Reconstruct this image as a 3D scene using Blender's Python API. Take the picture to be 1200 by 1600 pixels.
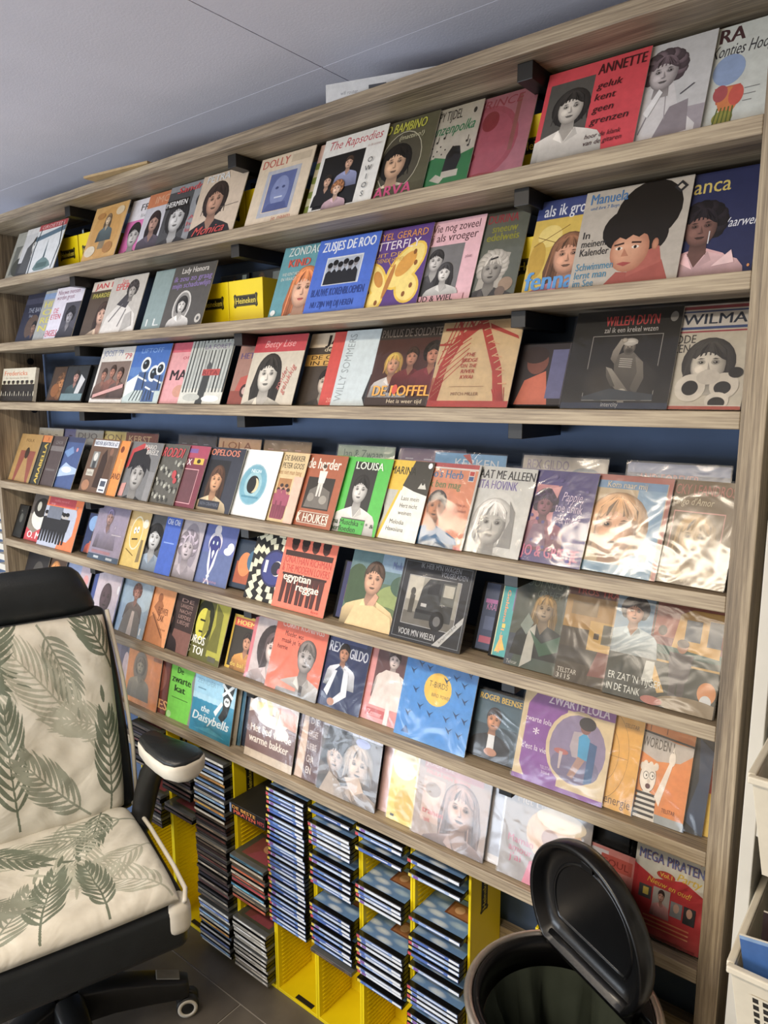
import bpy, math, random
from mathutils import Matrix, Vector
random.seed(7)
for o in list(bpy.data.objects):
    bpy.data.objects.remove(o)
SC = bpy.context.scene
COL = SC.collection

# ------------------------------------------------------------------ camera
# the floor is z = 0, the rack's front is the plane y = 0, x runs along the rack
cam_d = bpy.data.cameras.new('camera')
cam_d.sensor_fit = 'HORIZONTAL'
cam_d.sensor_width = 36.0
cam_d.lens = 1123.16 / 1200.0 * 36.0
cam_d.clip_start = 0.02
cam = bpy.data.objects.new('camera', cam_d)
COL.objects.link(cam)
_rt = Vector((0.78267229, 0.62242936, -0.00240629))
_up = Vector((-0.09989531, 0.12942705, 0.98654425))
_bk = Vector((0.61436554, -0.77190047, 0.16347674))
_m = Matrix((_rt, _up, _bk)).transposed().to_4x4()
_m.translation = Vector((0.2578, -1.1829, 1.6802))
cam.matrix_world = _m
SC.camera = cam

# ------------------------------------------------------------------ light
w = bpy.data.worlds.new('world')
SC.world = w
w.use_nodes = True
w.node_tree.nodes['Background'].inputs[0].default_value = (0.80, 0.88, 1.0, 1)
w.node_tree.nodes['Background'].inputs[1].default_value = 0.25


def area(name, loc, rot, sx, sy, power, colr):
    d = bpy.data.lights.new(name, 'AREA')
    d.shape = 'RECTANGLE'
    d.size, d.size_y = sx, sy
    d.energy = power
    d.color = colr
    o = bpy.data.objects.new(name, d)
    o.location = loc
    o.rotation_euler = rot
    COL.objects.link(o)
    return o


WARM = (1.0, 0.86, 0.68)
area('ceiling_lamp', (-0.75, -1.55, 2.365), (0, 0, 0), 1.2, 0.28, 43, WARM)
area('ceiling_lamp', (-2.45, -1.55, 2.365), (0, 0, 0), 1.2, 0.28, 24, WARM)
area('ceiling_lamp', (-0.75, -2.75, 2.365), (0, 0, 0), 1.2, 0.28, 24, WARM)
area('added_window_light', (-2.85, -3.13, 0.62), (math.radians(90), 0, 0), 3.7, 1.1, 122, (0.82, 0.90, 1.0))  # unseen source added, low and wide so its glare veils the bottom row

vs = SC.view_settings
vs.view_transform = 'Standard'
vs.look = 'None'
vs.gamma = 1.0
vs.use_curve_mapping = False
vs.exposure = -0.08


# ------------------------------------------------------------------ helpers
def lin(c):
    return c / 12.92 if c <= 0.04045 else ((c + 0.055) / 1.055) ** 2.4


def hexc(h):
    h = h.lstrip('#')
    if len(h) == 3:
        h = ''.join(k * 2 for k in h)
    return tuple(lin(int(h[i:i + 2], 16) / 255.0) for i in (0, 2, 4))


def shade(h, f):
    h = h.lstrip('#')
    if len(h) == 3:
        h = ''.join(k * 2 for k in h)
    v = [min(255, max(0, int(int(h[i:i + 2], 16) * f))) for i in (0, 2, 4)]
    return '#%02x%02x%02x' % tuple(v)


MATS = {}


def mat(name, col='#888888', rough=0.5, metal=0.0, noise=0.0, nscale=40.0, bump=0.0, bscale=200.0, coat=0.0, spec=0.5):
    """plain procedural surface: colour with a little noise, optional fine bump"""
    if name in MATS:
        return MATS[name]
    m = bpy.data.materials.new(name)
    m.use_nodes = True
    nt = m.node_tree
    b = nt.nodes['Principled BSDF']
    c = hexc(col)
    b.inputs['Roughness'].default_value = rough
    b.inputs['Metallic'].default_value = metal
    b.inputs['Specular IOR Level'].default_value = spec
    b.inputs['Coat Weight'].default_value = coat
    tc = nt.nodes.new('ShaderNodeTexCoord')
    n = nt.nodes.new('ShaderNodeTexNoise')
    n.inputs['Scale'].default_value = nscale
    n.inputs['Detail'].default_value = 5
    nt.links.new(tc.outputs['Object'], n.inputs['Vector'])
    r = nt.nodes.new('ShaderNodeValToRGB')
    r.color_ramp.elements[0].position = 0.3
    r.color_ramp.elements[1].position = 0.7
    r.color_ramp.elements[0].color = tuple(k * (1 - noise) for k in c) + (1,)
    r.color_ramp.elements[1].color = tuple(min(1, k * (1 + noise)) for k in c) + (1,)
    nt.links.new(n.outputs['Fac'], r.inputs['Fac'])
    nt.links.new(r.outputs['Color'], b.inputs['Base Color'])
    if bump:
        n2 = nt.nodes.new('ShaderNodeTexNoise')
        n2.inputs['Scale'].default_value = bscale
        n2.inputs['Detail'].default_value = 4
        nt.links.new(tc.outputs['Object'], n2.inputs['Vector'])
        bp = nt.nodes.new('ShaderNodeBump')
        bp.inputs['Strength'].default_value = bump
        bp.inputs['Distance'].default_value = 0.002
        nt.links.new(n2.outputs['Fac'], bp.inputs['Height'])
        nt.links.new(bp.outputs['Normal'], b.inputs['Normal'])
    MATS[name] = m
    return m


def wood_mat(name, axis):
    """grey oak laminate, grain stretched along one axis"""
    m = bpy.data.materials.new(name)
    m.use_nodes = True
    nt = m.node_tree
    b = nt.nodes['Principled BSDF']
    tc = nt.nodes.new('ShaderNodeTexCoord')
    mp = nt.nodes.new('ShaderNodeMapping')
    s = [150, 150, 150]
    s[axis] = 4.0
    mp.inputs['Scale'].default_value = s
    nt.links.new(tc.outputs['Object'], mp.inputs['Vector'])
    n = nt.nodes.new('ShaderNodeTexNoise')
    n.inputs['Scale'].default_value = 1.6
    n.inputs['Detail'].default_value = 8
    n.inputs['Roughness'].default_value = 0.65
    nt.links.new(mp.outputs['Vector'], n.inputs['Vector'])
    mp2 = nt.nodes.new('ShaderNodeMapping')
    s2 = [14, 14, 14]
    s2[axis] = 0.8
    mp2.inputs['Scale'].default_value = s2
    nt.links.new(tc.outputs['Object'], mp2.inputs['Vector'])
    n2 = nt.nodes.new('ShaderNodeTexNoise')
    n2.inputs['Scale'].default_value = 1.5
    n2.inputs['Detail'].default_value = 4
    nt.links.new(mp2.outputs['Vector'], n2.inputs['Vector'])
    mx = nt.nodes.new('ShaderNodeMath')
    mx.operation = 'MULTIPLY_ADD'
    mx.inputs[1].default_value = 0.45
    nt.links.new(n2.outputs['Fac'], mx.inputs[0])
    m2 = nt.nodes.new('ShaderNodeMath')
    m2.operation = 'MULTIPLY'
    m2.inputs[1].default_value = 0.55
    nt.links.new(n.outputs['Fac'], m2.inputs[0])
    nt.links.new(m2.outputs[0], mx.inputs[2])
    r = nt.nodes.new('ShaderNodeValToRGB')
    e = r.color_ramp.elements
    e[0].position = 0.38
    e[0].color = hexc('#5f5447') + (1,)
    e[1].position = 0.60
    e[1].color = hexc('#b3a48b') + (1,)
    k = e.new(0.5)
    k.color = hexc('#8f806b') + (1,)
    nt.links.new(mx.outputs[0], r.inputs['Fac'])
    nt.links.new(r.outputs['Color'], b.inputs['Base Color'])
    b.inputs['Roughness'].default_value = 0.5
    bp = nt.nodes.new('ShaderNodeBump')
    bp.inputs['Strength'].default_value = 0.15
    bp.inputs['Distance'].default_value = 0.001
    nt.links.new(n.outputs['Fac'], bp.inputs['Height'])
    nt.links.new(bp.outputs['Normal'], b.inputs['Normal'])
    MATS[name] = m
    return m


def print_mat(name, rough, noise=0.10, fabric=False):
    """ink on card or cloth: the colour sits in the mesh's colour attribute"""
    m = bpy.data.materials.new(name)
    m.use_nodes = True
    nt = m.node_tree
    b = nt.nodes['Principled BSDF']
    at = nt.nodes.new('ShaderNodeAttribute')
    at.attribute_name = 'Col'
    tc = nt.nodes.new('ShaderNodeTexCoord')
    n = nt.nodes.new('ShaderNodeTexNoise')
    n.inputs['Scale'].default_value = 55 if not fabric else 25
    n.inputs['Detail'].default_value = 7
    n.inputs['Roughness'].default_value = 0.62
    nt.links.new(tc.outputs['Object'], n.inputs['Vector'])
    mr = nt.nodes.new('ShaderNodeMapRange')
    mr.inputs['From Min'].default_value = 0.3
    mr.inputs['From Max'].default_value = 0.7
    mr.inputs['To Min'].default_value = 1 - noise
    mr.inputs['To Max'].default_value = 1 + noise
    nt.links.new(n.outputs['Fac'], mr.inputs['Value'])
    mx = nt.nodes.new('ShaderNodeMix')
    mx.data_type = 'RGBA'
    mx.blend_type = 'MULTIPLY'
    mx.inputs['Factor'].default_value = 1
    nt.links.new(at.outputs['Color'], mx.inputs['A'])
    nt.links.new(mr.outputs['Result'], mx.inputs['B'])
    hs = nt.nodes.new('ShaderNodeHueSaturation')
    hs.inputs['Saturation'].default_value = 0.92
    nt.links.new(mx.outputs['Result'], hs.inputs['Color'])
    nt.links.new(hs.outputs['Color'], b.inputs['Base Color'])
    b.inputs['Roughness'].default_value = rough
    if fabric:
        n2 = nt.nodes.new('ShaderNodeTexNoise')
        n2.inputs['Scale'].default_value = 7
        n2.inputs['Detail'].default_value = 3
        n2.inputs['Distortion'].default_value = 1.2
        nt.links.new(tc.outputs['Object'], n2.inputs['Vector'])
        bp = nt.nodes.new('ShaderNodeBump')
        bp.inputs['Strength'].default_value = 0.5
        bp.inputs['Distance'].default_value = 0.02
        nt.links.new(n2.outputs['Fac'], bp.inputs['Height'])
        nt.links.new(bp.outputs['Normal'], b.inputs['Normal'])
    MATS[name] = m
    return m


def film_mat(name, amount=1.0, bumpd=0.004, scale=22, tint=(1, 1, 1)):
    """clear plastic record cover: transparent with a Fresnel gloss over soft creases"""
    m = bpy.data.materials.new(name)
    m.use_nodes = True
    nt = m.node_tree
    nt.nodes.clear()
    out = nt.nodes.new('ShaderNodeOutputMaterial')
    tr = nt.nodes.new('ShaderNodeBsdfTransparent')
    tr.inputs['Color'].default_value = tint + (1,)
    gl = nt.nodes.new('ShaderNodeBsdfGlossy')
    gl.inputs['Roughness'].default_value = 0.16
    fr = nt.nodes.new('ShaderNodeFresnel')
    fr.inputs['IOR'].default_value = 1.55
    mu = nt.nodes.new('ShaderNodeMath')
    mu.operation = 'MULTIPLY'
    mu.inputs[1].default_value = amount
    mu.use_clamp = True
    mix = nt.nodes.new('ShaderNodeMixShader')
    tc = nt.nodes.new('ShaderNodeTexCoord')
    oi = nt.nodes.new('ShaderNodeObjectInfo')
    ad = nt.nodes.new('ShaderNodeVectorMath')
    ad.operation = 'ADD'
    nt.links.new(tc.outputs['Object'], ad.inputs[0])
    nt.links.new(oi.outputs['Location'], ad.inputs[1])
    n = nt.nodes.new('ShaderNodeTexNoise')
    n.inputs['Scale'].default_value = scale
    n.inputs['Detail'].default_value = 1.6
    n.inputs['Distortion'].default_value = 1.3
    nt.links.new(ad.outputs['Vector'], n.inputs['Vector'])
    bp = nt.nodes.new('ShaderNodeBump')
    bp.inputs['Strength'].default_value = 1.0
    bp.inputs['Distance'].default_value = bumpd
    nt.links.new(n.outputs['Fac'], bp.inputs['Height'])
    nt.links.new(bp.outputs['Normal'], gl.inputs['Normal'])
    nt.links.new(bp.outputs['Normal'], fr.inputs['Normal'])
    nt.links.new(fr.outputs['Fac'], mu.inputs[0])
    nt.links.new(mu.outputs[0], mix.inputs['Fac'])
    nt.links.new(tr.outputs[0], mix.inputs[1])
    nt.links.new(gl.outputs[0], mix.inputs[2])
    nt.links.new(mix.outputs[0], out.inputs['Surface'])
    MATS[name] = m
    return m


wood_mat('oak_long', 0)
wood_mat('oak_tall', 2)
print_mat('ink', 0.42)
print_mat('cloth_print', 0.85, 0.06, True)
film_mat('clear_film', 1.35, 0.0026, 14)
film_mat('case_plastic', 1.6, 0.0004, 8)
mat('card_white', '#d8d4c8', 0.6, noise=0.06)
mat('card_dark', '#26241f', 0.55, noise=0.1)
mat('black_steel', '#0d0d0e', 0.45, noise=0.1)
mat('yellow_plastic', '#e8cf10', 0.38, noise=0.05, nscale=9)
mat('case_black', '#121214', 0.22, noise=0.1)
mat('case_clear', '#5b5d5e', 0.18, noise=0.1)


class MB:
    """collects boxes, tubes, lathes and loose faces into one mesh"""

    def __init__(s):
        s.v, s.f = [], []

    def box(s, x0, y0, z0, x1, y1, z1, M=None):
        b = len(s.v)
        p = [(x, y, z) for z in (z0, z1) for y in (y0, y1) for x in (x0, x1)]
        s.v += [tuple(M @ Vector(k)) if M else k for k in p]
        s.f += [tuple(b + i for i in q) for q in ((0, 2, 3, 1), (4, 5, 7, 6), (0, 1, 5, 4), (2, 6, 7, 3), (0, 4, 6, 2), (1, 3, 7, 5))]
        return s

    def rings(s, rings, close=True, cap=True):
        b = len(s.v)
        n = len(rings[0])
        for r in rings:
            s.v += [tuple(p) for p in r]
        for i in range(len(rings) - 1):
            for j in range(n if close else n - 1):
                k = (j + 1) % n
                s.f.append((b + i * n + j, b + i * n + k, b + (i + 1) * n + k, b + (i + 1) * n + j))
        if cap:
            s.f.append(tuple(b + j for j in reversed(range(n))))
            s.f.append(tuple(b + (len(rings) - 1) * n + j for j in range(n)))
        return s

    def lathe(s, prof, c=(0, 0, 0), n=40, cap=False, a0=0.0, a1=2 * math.pi):
        full = abs(a1 - a0 - 2 * math.pi) < 1e-6
        m = n if full else n + 1
        rr = []
        for r, z in prof:
            rr.append([(c[0] + r * math.cos(a0 + (a1 - a0) * i / n), c[1] + r * math.sin(a0 + (a1 - a0) * i / n), c[2] + z) for i in range(m)])
        return s.rings(rr, full, cap)

    def tube(s, pts, r, n=10):
        pts = [Vector(p) for p in pts]
        rr = []
        for i, p in enumerate(pts):
            t = (pts[min(i + 1, len(pts) - 1)] - pts[max(i - 1, 0)]).normalized()
            a = t.orthogonal().normalized() if i == 0 else (a - t * a.dot(t)).normalized()
            b = t.cross(a)
            q = r[i] if isinstance(r, (list, tuple)) else r
            rr.append([p + (a * math.cos(2 * math.pi * k / n) + b * math.sin(2 * math.pi * k / n)) * q for k in range(n)])
        return s.rings(rr)

    def prism(s, pts, y0, y1, M=None):
        """outline in x-z, given thickness along y"""
        n = len(pts)
        b = len(s.v)
        for y in (y0, y1):
            for (x, z) in pts:
                s.v.append(tuple(M @ Vector((x, y, z))) if M else (x, y, z))
        s.f.append(tuple(b + i for i in range(n)))
        s.f.append(tuple(b + n + i for i in reversed(range(n))))
        for i in range(n):
            j = (i + 1) % n
            s.f.append((b + j, b + i, b + n + i, b + n + j))
        return s

    def mesh(s, name, m, smooth=False):
        me = bpy.data.meshes.new(name)
        me.from_pydata(s.v, [], s.f)
        me.update()
        if m:
            me.materials.append(MATS[m] if isinstance(m, str) else m)
        if smooth:
            me.polygons.foreach_set('use_smooth', [True] * len(me.polygons))
        return me

    def build(s, name, m, parent=None, smooth=False, bevel=0.0, seg=2):
        me = s.mesh(name, m, smooth)
        return place(name, me, parent, bevel, seg)


def place(name, me, parent=None, bevel=0.0, seg=2):
    o = bpy.data.objects.new(name, me)
    COL.objects.link(o)
    if parent:
        o.parent = parent
    if bevel:
        bv = o.modifiers.new('bevel', 'BEVEL')
        bv.width = bevel
        bv.segments = seg
        bv.limit_method = 'ANGLE'
        bv.angle_limit = math.radians(40)
    return o


def tag(o, label, cat, group=None, kind=None):
    if label:
        o['label'] = label
    if cat:
        o['category'] = cat
    if group:
        o['group'] = group
    if kind:
        o['kind'] = kind
    return o


def thing(name, label, cat, loc=(0, 0, 0), group=None, M=None):
    o = bpy.data.objects.new(name, None)
    o.empty_display_size = 0.02
    COL.objects.link(o)
    if M is not None:
        o.matrix_world = M
    else:
        o.location = loc
    return tag(o, label, cat, group)


def struct(o):
    o['kind'] = 'structure'
    return o


# ------------------------------------------------------------------ printed art
TEXTS = {}


def text_mesh(s, shear, bold):
    k = (s, shear, bold)
    if k in TEXTS:
        return TEXTS[k]
    cu = bpy.data.curves.new('lettering', 'FONT')
    cu.body = s
    cu.size = 1.0
    cu.shear = shear
    cu.offset = bold
    cu.resolution_u = 2
    cu.fill_mode = 'FRONT'
    o = bpy.data.objects.new('lettering', cu)
    me = o.to_mesh()
    v = [(p.co.x, p.co.y) for p in me.vertices]
    f = [tuple(p.vertices) for p in me.polygons]
    o.to_mesh_clear()
    bpy.data.objects.remove(o)
    bpy.data.curves.remove(cu)
    TEXTS[k] = (v, f)
    return v, f


class Art:
    """flat print in sleeve coordinates (0..1 both ways), one thin layer of ink over another"""

    def __init__(s, w, h):
        s.w, s.h = w, h
        s.v, s.f, s.c = [], [], []
        s.n = 0
        s.a, s.b = 0.0, 1.0      # where on the sleeve the visible part of the design sits

    def add(s, pts, faces, col):
        y = -0.00012 - 0.000025 * s.n
        s.n += 1
        b = len(s.v)
        s.v += [((s.a + s.b * x) * s.w, y, z * s.h) for x, z in pts]
        s.f += [tuple(b + i for i in f) for f in faces]
        s.c += [hexc(col)] * len(pts) if isinstance(col, str) else col

    @staticmethod
    def clip(p):
        for ax, lim, sg in ((0, 0, 1), (0, 1, -1), (1, 0, 1), (1, 1, -1)):
            q = []
            for i in range(len(p)):
                a, b = p[i - 1], p[i]
                ia, ib = sg * (a[ax] - lim) >= 0, sg * (b[ax] - lim) >= 0
                if ia != ib:
                    t = (lim - a[ax]) / (b[ax] - a[ax])
                    q.append((a[0] + t * (b[0] - a[0]), a[1] + t * (b[1] - a[1])))
                if ib:
                    q.append(b)
            p = q
            if not p:
                return p
        return p

    def P(s, pts, col):
        p = s.clip([(float(x), float(y)) for x, y in pts])
        if len(p) > 2:
            ar = sum(p[i - 1][0] * p[i][1] - p[i][0] * p[i - 1][1] for i in range(len(p)))
            if ar < 0:
                p = p[::-1]
            s.add(p, [tuple(range(len(p)))], col)
        return s

    def Pg(s, pts, ctop, cbot):
        """polygon toned from top to bottom, as a printed photograph is"""
        p = s.clip([(float(x), float(y)) for x, y in pts])
        if len(p) > 2:
            ar = sum(p[i - 1][0] * p[i][1] - p[i][0] * p[i - 1][1] for i in range(len(p)))
            if ar < 0:
                p = p[::-1]
            lo, hi = min(k[1] for k in p), max(k[1] for k in p)
            a, b = hexc(cbot), hexc(ctop)
            cols = []
            for k in p:
                t = (k[1] - lo) / max(1e-6, hi - lo)
                cols.append(tuple(a[i] + (b[i] - a[i]) * t for i in range(3)))
            s.add(p, [tuple(range(len(p)))], cols)
        return s

    def G(s, cx, cy, rx, ry, c0, c1, ox=0.0, oy=0.0, n=22, rot=0, mid=.62):
        """soft-toned ellipse: colour c0 near the middle running to c1 at the edge"""
        cr, sr = math.cos(math.radians(rot)), math.sin(math.radians(rot))
        a, b = hexc(c0), hexc(c1)
        m_ = tuple(a[i] + (b[i] - a[i]) * .38 for i in range(3))
        pts, cols = [(cx + ox, cy + oy)], [a]
        for k, cc, sh_ in ((mid, m_, .5), (1.0, b, 0.0)):
            for i in range(n):
                t = 2 * math.pi * i / n
                x, y = rx * k * math.cos(t), ry * k * math.sin(t)
                pts.append((cx + ox * sh_ + x * cr - y * sr, cy + oy * sh_ + x * sr + y * cr))
                cols.append(cc)
        pts = [(min(1, max(0, x)), min(1, max(0, y))) for x, y in pts]
        f = [(0, 1 + i, 1 + (i + 1) % n) for i in range(n)]
        f += [(1 + i, 1 + n + i, 1 + n + (i + 1) % n, 1 + (i + 1) % n) for i in range(n)]
        s.add(pts, f, cols)
        return s

    def R(s, x0, y0, x1, y1, col):
        return s.P([(x0, y0), (x1, y0), (x1, y1), (x0, y1)], col)

    def E(s, cx, cy, rx, ry, col, rot=0, n=22, a0=0, a1=360):
        cr, sr = math.cos(math.radians(rot)), math.sin(math.radians(rot))
        pts = []
        m = n if a1 - a0 >= 360 else n + 1
        for i in range(m):
            t = math.radians(a0 + (a1 - a0) * i / n)
            x, y = rx * math.cos(t), ry * math.sin(t)
            pts.append((cx + x * cr - y * sr, cy + x * sr + y * cr))
        return s.P(pts, col)

    def L(s, x0, y0, x1, y1, wd, col):
        d = math.hypot(x1 - x0, y1 - y0) or 1
        nx, ny = -(y1 - y0) / d * wd / 2, (x1 - x0) / d * wd / 2
        return s.P([(x0 + nx, y0 + ny), (x0 - nx, y0 - ny), (x1 - nx, y1 - ny), (x1 + nx, y1 + ny)], col)

    def frame(s, x0, y0, x1, y1, wd, col):
        for q in ((x0, y0, x1, y0 + wd), (x0, y1 - wd, x1, y1), (x0, y0 + wd, x0 + wd, y1 - wd), (x1 - wd, y0 + wd, x1, y1 - wd)):
            s.R(*q, col)
        return s

    def T(s, t, x, y, h, col, w=None, sh=0.0, rot=0, al='l', b=0.0):
        v, f = text_mesh(t, sh, 0.0)
        if not v:
            return s
        xs = [p[0] for p in v]
        x0, x1 = min(xs), max(xs)
        k = h / 0.70
        kx = k if w is None else w / max(1e-6, x1 - x0)
        W = (x1 - x0) * kx
        ox = 0 if al == 'l' else (-W / 2 if al == 'c' else -W)
        cr, sr = math.cos(math.radians(rot)), math.sin(math.radians(rot))
        # heavier strokes: the same letters struck again a hair to either side
        b = min(b, .04)
        for d in ((0,) if b < .004 else (-.6 * b, .6 * b) if b < .018 else (-.85 * b, 0, .85 * b)):
            pts = []
            for (px, py) in v:
                a, c = (px - x0 + d) * kx + ox, py * k
                pts.append((min(1, max(0, x + a * cr - c * sr)), min(1, max(0, y + a * sr + c * cr))))
            s.add(pts, f, col)
        return s

    def F(s, cx, cy, sz, sk='#c9a58c', hr='#2a211c', st='short', sh=None, lip=None, wide=1.0, tie=None):
        """a person's head (height sz) with neck and shoulders, toned like a printed photograph"""
        if s.b != 1.0:
            keep = s.a, s.b
            cx = s.a + s.b * cx
            s.a, s.b = 0.0, 1.0
            s.F(cx, cy, sz, sk, hr, st, sh, lip, wide, tie)
            s.a, s.b = keep
            return s
        G, P, Pg = s.G, s.P, s.Pg
        q = wide
        dk = shade(sk, 0.66)
        hl, hd = shade(hr, 1.55), shade(hr, .8)
        if st == 'long':
            Pg([(cx - .47 * sz * q, cy + .16 * sz), (cx - .56 * sz * q, cy - .35 * sz), (cx - .50 * sz * q, cy - .78 * sz), (cx + .52 * sz * q, cy - .78 * sz), (cx + .57 * sz * q, cy - .3 * sz), (cx + .47 * sz * q, cy + .16 * sz)], hr, hd)
            G(cx, cy + .07 * sz, .48 * sz * q, .55 * sz, hl, hd, -.12 * sz, .3 * sz)
        elif st == 'bob':
            G(cx, cy + .03 * sz, .54 * sz * q, .58 * sz, hl, hd, -.15 * sz, .35 * sz)
        elif st == 'beehive':
            G(cx + .12 * sz, cy + .52 * sz, .62 * sz * q, .66 * sz, hl, hd, -.1 * sz, .3 * sz, rot=-18)
            G(cx + .25 * sz, cy + .05 * sz, .35 * sz * q, .5 * sz, hr, hd)
        elif st == 'curly':
            for i in range(13):
                t = math.radians(-36 + 21 * i)
                G(cx + .40 * sz * q * math.cos(t), cy + .13 * sz + .41 * sz * math.sin(t), .19 * sz, .18 * sz, hl if i % 2 else hr, hd, n=11)
        elif st == 'short':
            G(cx, cy + .14 * sz, .40 * sz * q, .45 * sz, hl, hd, -.1 * sz, .25 * sz)
        if st in ('long', 'bob', 'short'):
            ww, lo = {'long': (.5, -.7), 'bob': (.5, -.42), 'short': (.36, .1)}[st]
            for i in range(9):
                t = i / 8 * 2 - 1
                P([(cx + .10 * sz * t, cy + .56 * sz), (cx + .8 * ww * t * sz * q, cy + .33 * sz), (cx + ww * t * sz * q, cy + lo * sz), (cx + (ww * t + .03) * sz * q, cy + lo * sz), (cx + (.8 * ww * t + .035) * sz * q, cy + .31 * sz)], shade(hr, (1.3, .7, 1.05)[i % 3]))
        if sh:
            Pg([(cx - 1.15 * sz, cy - 1.9 * sz), (cx - 1.02 * sz, cy - 1.05 * sz), (cx - .88 * sz, cy - .86 * sz), (cx - .6 * sz, cy - .74 * sz), (cx - .2 * sz, cy - .6 * sz), (cx + .2 * sz, cy - .6 * sz), (cx + .6 * sz, cy - .74 * sz), (cx + .88 * sz, cy - .86 * sz), (cx + 1.02 * sz, cy - 1.05 * sz), (cx + 1.15 * sz, cy - 1.9 * sz)], shade(sh, 1.06), shade(sh, .72))
            Pg([(cx - 1.0 * sz, cy - 1.05 * sz), (cx - .66 * sz, cy - 1.1 * sz), (cx - .7 * sz, cy - 1.9 * sz), (cx - 1.15 * sz, cy - 1.9 * sz)], shade(sh, .9), shade(sh, .58))
            P([(cx - .22 * sz, cy - .61 * sz), (cx - .02 * sz, cy - .98 * sz), (cx + .22 * sz, cy - .61 * sz)], shade(sk, .84))
            P([(cx - .24 * sz, cy - .60 * sz), (cx - .05 * sz, cy - 1.02 * sz), (cx - .34 * sz, cy - .84 * sz)], shade(sh, 1.12))
            P([(cx + .24 * sz, cy - .60 * sz), (cx + .0 * sz, cy - 1.02 * sz), (cx + .34 * sz, cy - .84 * sz)], shade(sh, .86))
        Pg([(cx - .17 * sz, cy - .3 * sz), (cx - .2 * sz, cy - .68 * sz), (cx + .2 * sz, cy - .68 * sz), (cx + .17 * sz, cy - .3 * sz)], shade(sk, .6), shade(sk, .86))
        if tie:
            P([(cx - .05 * sz, cy - .72 * sz), (cx + .05 * sz, cy - .72 * sz), (cx + .08 * sz, cy - 1.9 * sz), (cx - .08 * sz, cy - 1.9 * sz)], tie)
        G(cx, cy, .35 * sz * q, .48 * sz, shade(sk, 1.12), dk, -.10 * sz, .05 * sz, mid=.74)
        G(cx - .16 * sz * q, cy - .1 * sz, .10 * sz, .10 * sz, shade(sk, 1.16), shade(sk, 1.07), n=10)
        if st != 'bald':
            Pg([(cx + .37 * sz * q * math.cos(math.radians(a)), cy + .51 * sz * math.sin(math.radians(a))) for a in range(8, 173, 11)] + [(cx - .27 * sz * q, cy + .13 * sz), (cx - .18 * sz * q, cy + .24 * sz), (cx - .02 * sz, cy + .28 * sz), (cx + .13 * sz, cy + .22 * sz), (cx + .26 * sz * q, cy + .12 * sz)], hl, hd)
        if st != 'bald':
            for i in range(7):
                t = i / 6 * 2 - 1
                P([(cx + .05 * sz * t, cy + .5 * sz), (cx + .26 * sz * t * q, cy + (.36 - .06 * t * t) * sz), (cx + .29 * sz * t * q, cy + (.20 - .05 * t * t) * sz), (cx + (.29 * t + .035) * sz * q, cy + (.215 - .05 * t * t) * sz)], shade(hr, (1.35, .72, 1.1)[i % 3]))
        ink = shade(hr, .6) if st != 'bald' else '#2a1c18'
        for k in (-1, 1):
            ex = cx + k * .145 * sz * q
            G(ex, cy + .05 * sz, .095 * sz, .065 * sz, shade(sk, .62), shade(sk, .98 if k < 0 else .86), n=10)
            P([(ex - .08 * sz, cy + .115 * sz), (ex - .02 * sz, cy + .145 * sz), (ex + .08 * sz, cy + .125 * sz), (ex, cy + .118 * sz)], ink)
            s.E(ex, cy + .045 * sz, .045 * sz, .026 * sz, '#1c1614', n=10)
            s.E(ex - .014 * sz, cy + .052 * sz, .012 * sz, .010 * sz, shade(sk, 1.3), n=6)
        P([(cx + .0 * sz, cy + .06 * sz), (cx + .06 * sz, cy - .12 * sz), (cx + .005 * sz, cy - .13 * sz)], shade(sk, .82))
        G(cx, cy - .135 * sz, .055 * sz, .02 * sz, shade(sk, .6), shade(sk, .85), n=8)
        lp = lip or shade(sk, .55)
        P([(cx - .115 * sz, cy - .235 * sz), (cx - .03 * sz, cy - .222 * sz), (cx, cy - .228 * sz), (cx + .03 * sz, cy - .222 * sz), (cx + .115 * sz, cy - .235 * sz), (cx + .05 * sz, cy - .285 * sz), (cx - .05 * sz, cy - .285 * sz)], lp)
        s.L(cx - .10 * sz, cy - .24 * sz, cx + .10 * sz, cy - .24 * sz, .010 * sz, shade(lp, .5))
        return s

    def fig(s, cx, y0, hgt, sk, hr, top, leg):
        """a small standing figure"""
        k = hgt
        keep = s.a, s.b
        cx = s.a + s.b * cx
        s.a, s.b = 0.0, 1.0
        s.P([(cx - .10 * k, y0), (cx - .11 * k, y0 + .5 * k), (cx + .11 * k, y0 + .5 * k), (cx + .10 * k, y0), (cx + .03 * k, y0), (cx, y0 + .4 * k), (cx - .03 * k, y0)], leg)
        s.P([(cx - .13 * k, y0 + .42 * k), (cx - .17 * k, y0 + .8 * k), (cx + .17 * k, y0 + .8 * k), (cx + .13 * k, y0 + .42 * k)], top)
        s.E(cx, y0 + .9 * k, .075 * k, .1 * k, sk, n=12)
        s.E(cx, y0 + .95 * k, .085 * k, .065 * k, hr, n=12)
        s.a, s.b = keep
        return s

    def mesh(s, name='cover_print', m='ink'):
        me = bpy.data.meshes.new(name)
        me.from_pydata(s.v, [], s.f)
        at = me.color_attributes.new('Col', 'FLOAT_COLOR', 'CORNER')
        out = []
        for f in s.f:
            for i in f:
                out += list(s.c[i]) + [1.0]
        at.data.foreach_set('color', out)
        me.materials.append(MATS[m])
        me.update()
        return me

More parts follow.
